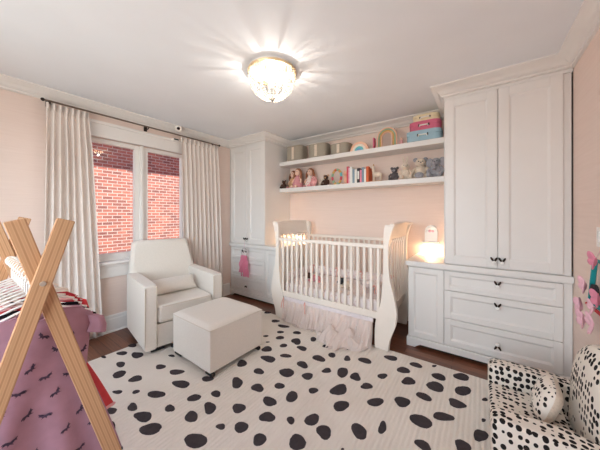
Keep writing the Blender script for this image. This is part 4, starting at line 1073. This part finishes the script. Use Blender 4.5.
for k in range(13):
    x0 = -.085 + .17 * k / 12; L = .30 + rr.uniform(-.04, .05); ph = rr.random() * 6; yo = rr.uniform(-.016, .002)
    b = MB(); b.sheet(lambda u, v: (x0 * (.7 + .5 * u) + (v - .5) * (.022 + .016 * u) + .006 * math.sin(9 * u + ph), yo - .010 * math.sin(PI * u) - .006 * math.sin(14 * u + ph + 3 * v), .01 - L * u), 14, 3)
    b.build('tulle_strip', 'hotpink', r, angle=180)

# ------------------------------------------------------------------ on the right wall
r = thing('light_switch', 'white light switch plate on the right wall above the pink butterfly hanging', 'light switch', (W, -.52, 1.23))
b = MB(); b.box(-.007, -.0005, -.04, .04, -.06, .06, .002); b.build('plate', 'wplastic', r)
b = MB(); b.box(-.011, -.0071, -.017, .017, -.034, .034, .0015); b.build('rocker', 'porcelain', r)
r = thing('wall_hanging', 'pink paper butterflies on a teal frame hung on the right wall above the spotted armchair', 'wall hanging', (W - .02, -.55, .85))
b = MB(); fr = [(-.004, .10, -.03), (-.004, .02, .24), (-.004, -.22, .24), (-.004, -.30, -.03)]
b.tube(fr, .013, 8, True); b.build('frame', 'tealdk', r)
b = MB(); b.tube([(-.02, .095, -.045), (-.02, -.30, -.045)], .009, 8); b.build('red_bar', 'coral', r)
b = MB(); b.tube([(-.024, -.02, .045), (-.008, -.02, .045)], .055, 20); b.build('dark_disc', 'ink', r)
def butterfly(y, z, s, m, tw):
    b = MB(); E = Matrix.Rotation(tw, 4, 'X')
    b.T = Matrix.Translation((-.045, y, z)) @ E
    for q in (-1, 1):
        for ang, l, w in ((.55, .060, .026), (-.45, .044, .022)):
            c = Vector((-.012, q * l * .55 * math.cos(ang) * s, l * .62 * math.sin(ang) * s))
            b.ball(c, (.006, l * .62 * s, w * s), (q * ang, 0, q * .35), 12, 6)
    b.ball((0, 0, 0), (.007, .007, .026 * s), n=8, m=6)
    b.build('butterfly', m, r)
for y, z, s, m, tw in ((.015, .075, 1.0, 'petal', .3), (.09, -.065, 1.05, 'petal', -.25), (.04, -.145, 1.15, 'petal', .1), (-.15, .25, .95, 'petal2', .4), (-.12, -.02, .8, 'petal', .7), (-.2, .05, 1.0, 'petal2', .1), (-.1, -.12, 1.1, 'petal', .9)):
    butterfly(y, z, s, m, tw)
b = MB(); b.tube([(-.004, .02, .24), (.0, -.1, .36), (-.004, -.22, .24)], .0015, 5); b.build('cord', 'petal', r)

# ------------------------------------------------------------------ light, sky, camera
wd = bpy.data.worlds.new('world'); bpy.context.scene.world = wd; wd.use_nodes = True
bg = wd.node_tree.nodes['Background']; bg.inputs['Strength'].default_value = SKY
wt = wd.node_tree; tc = node(wt, 'ShaderNodeTexCoord'); sp = node(wt, 'ShaderNodeSeparateXYZ'); mr = node(wt, 'ShaderNodeMapRange', i={'From Min': -1.0, 'From Max': 1.0})
wt.links.new(tc.outputs['Generated'], sp.inputs[0]); wt.links.new(sp.outputs['Z'], mr.inputs['Value'])
# a bright hazy horizon, a deeper blue zenith, pale ground below
wt.links.new(ramp(wt, mr.outputs['Result'], [(0.0, (.40, .39, .37, 1)), (0.47, (.50, .49, .47, 1)), (0.51, (.84, .93, 1.0, 1)), (0.66, (.78, .90, 1.0, 1)), (0.80, (.03, .05, .13, 1)), (1.0, (.02, .04, .11, 1))]), bg.inputs['Color'])
def portal(name, loc, rot, sx, sy):
    L = bpy.data.lights.new(name, 'AREA'); L.shape = 'RECTANGLE'; L.size = sx; L.size_y = sy; L.cycles.is_portal = True
    o = bpy.data.objects.new(name, L); C.objects.link(o); o.location = loc; o.rotation_euler = rot
portal('window_daylight', (-.13, (wy0 + wy1) / 2, (wz0 + wz1) / 2), (0, -PI / 2, 0), wz1 - wz0, wy1 - wy0)
portal('fill_window_daylight', ((fx0 + fx1) / 2, FY - .13, (fz0 + fz1) / 2), (PI / 2, 0, 0), fx1 - fx0, fz1 - fz0)  # portal of the added fill window
S = bpy.data.lights.new('sun', 'SUN'); S.energy = SUN; S.color = (1.0, 0.93, 0.84); S.angle = math.radians(0.6)
o = bpy.data.objects.new('sun', S); C.objects.link(o)
el = math.atan(2.1)          # the sun stands high over this house and lights the neighbour's wall below its eave
o.rotation_euler = Vector((-math.cos(el), -0.25 * math.cos(el), -math.sin(el))).to_track_quat('-Z', 'Y').to_euler()
cam = bpy.data.cameras.new('camera'); co = bpy.data.objects.new('camera', cam); C.objects.link(co)
co.location = (3.505, -2.806, 1.368); co.rotation_euler = (PI / 2, 0, math.radians(35.653))
cam.sensor_width = 36.0; cam.lens = 250.67 / 600 * 36.0; cam.shift_y = -10.7 / 600; cam.clip_start = 0.02
sc = bpy.context.scene; sc.camera = co
sc.view_settings.view_transform = 'Standard'; sc.view_settings.look = 'None'; sc.view_settings.gamma = 1.0; sc.view_settings.use_curve_mapping = False
sc.view_settings.exposure = EXPO
sc.cycles.use_denoising = True; sc.cycles.max_bounces = 10; sc.cycles.diffuse_bounces = 6; sc.cycles.transparent_max_bounces = 16
sc.cycles.caustics_reflective = False; sc.cycles.caustics_refractive = False; sc.cycles.sample_clamp_indirect = 8.0
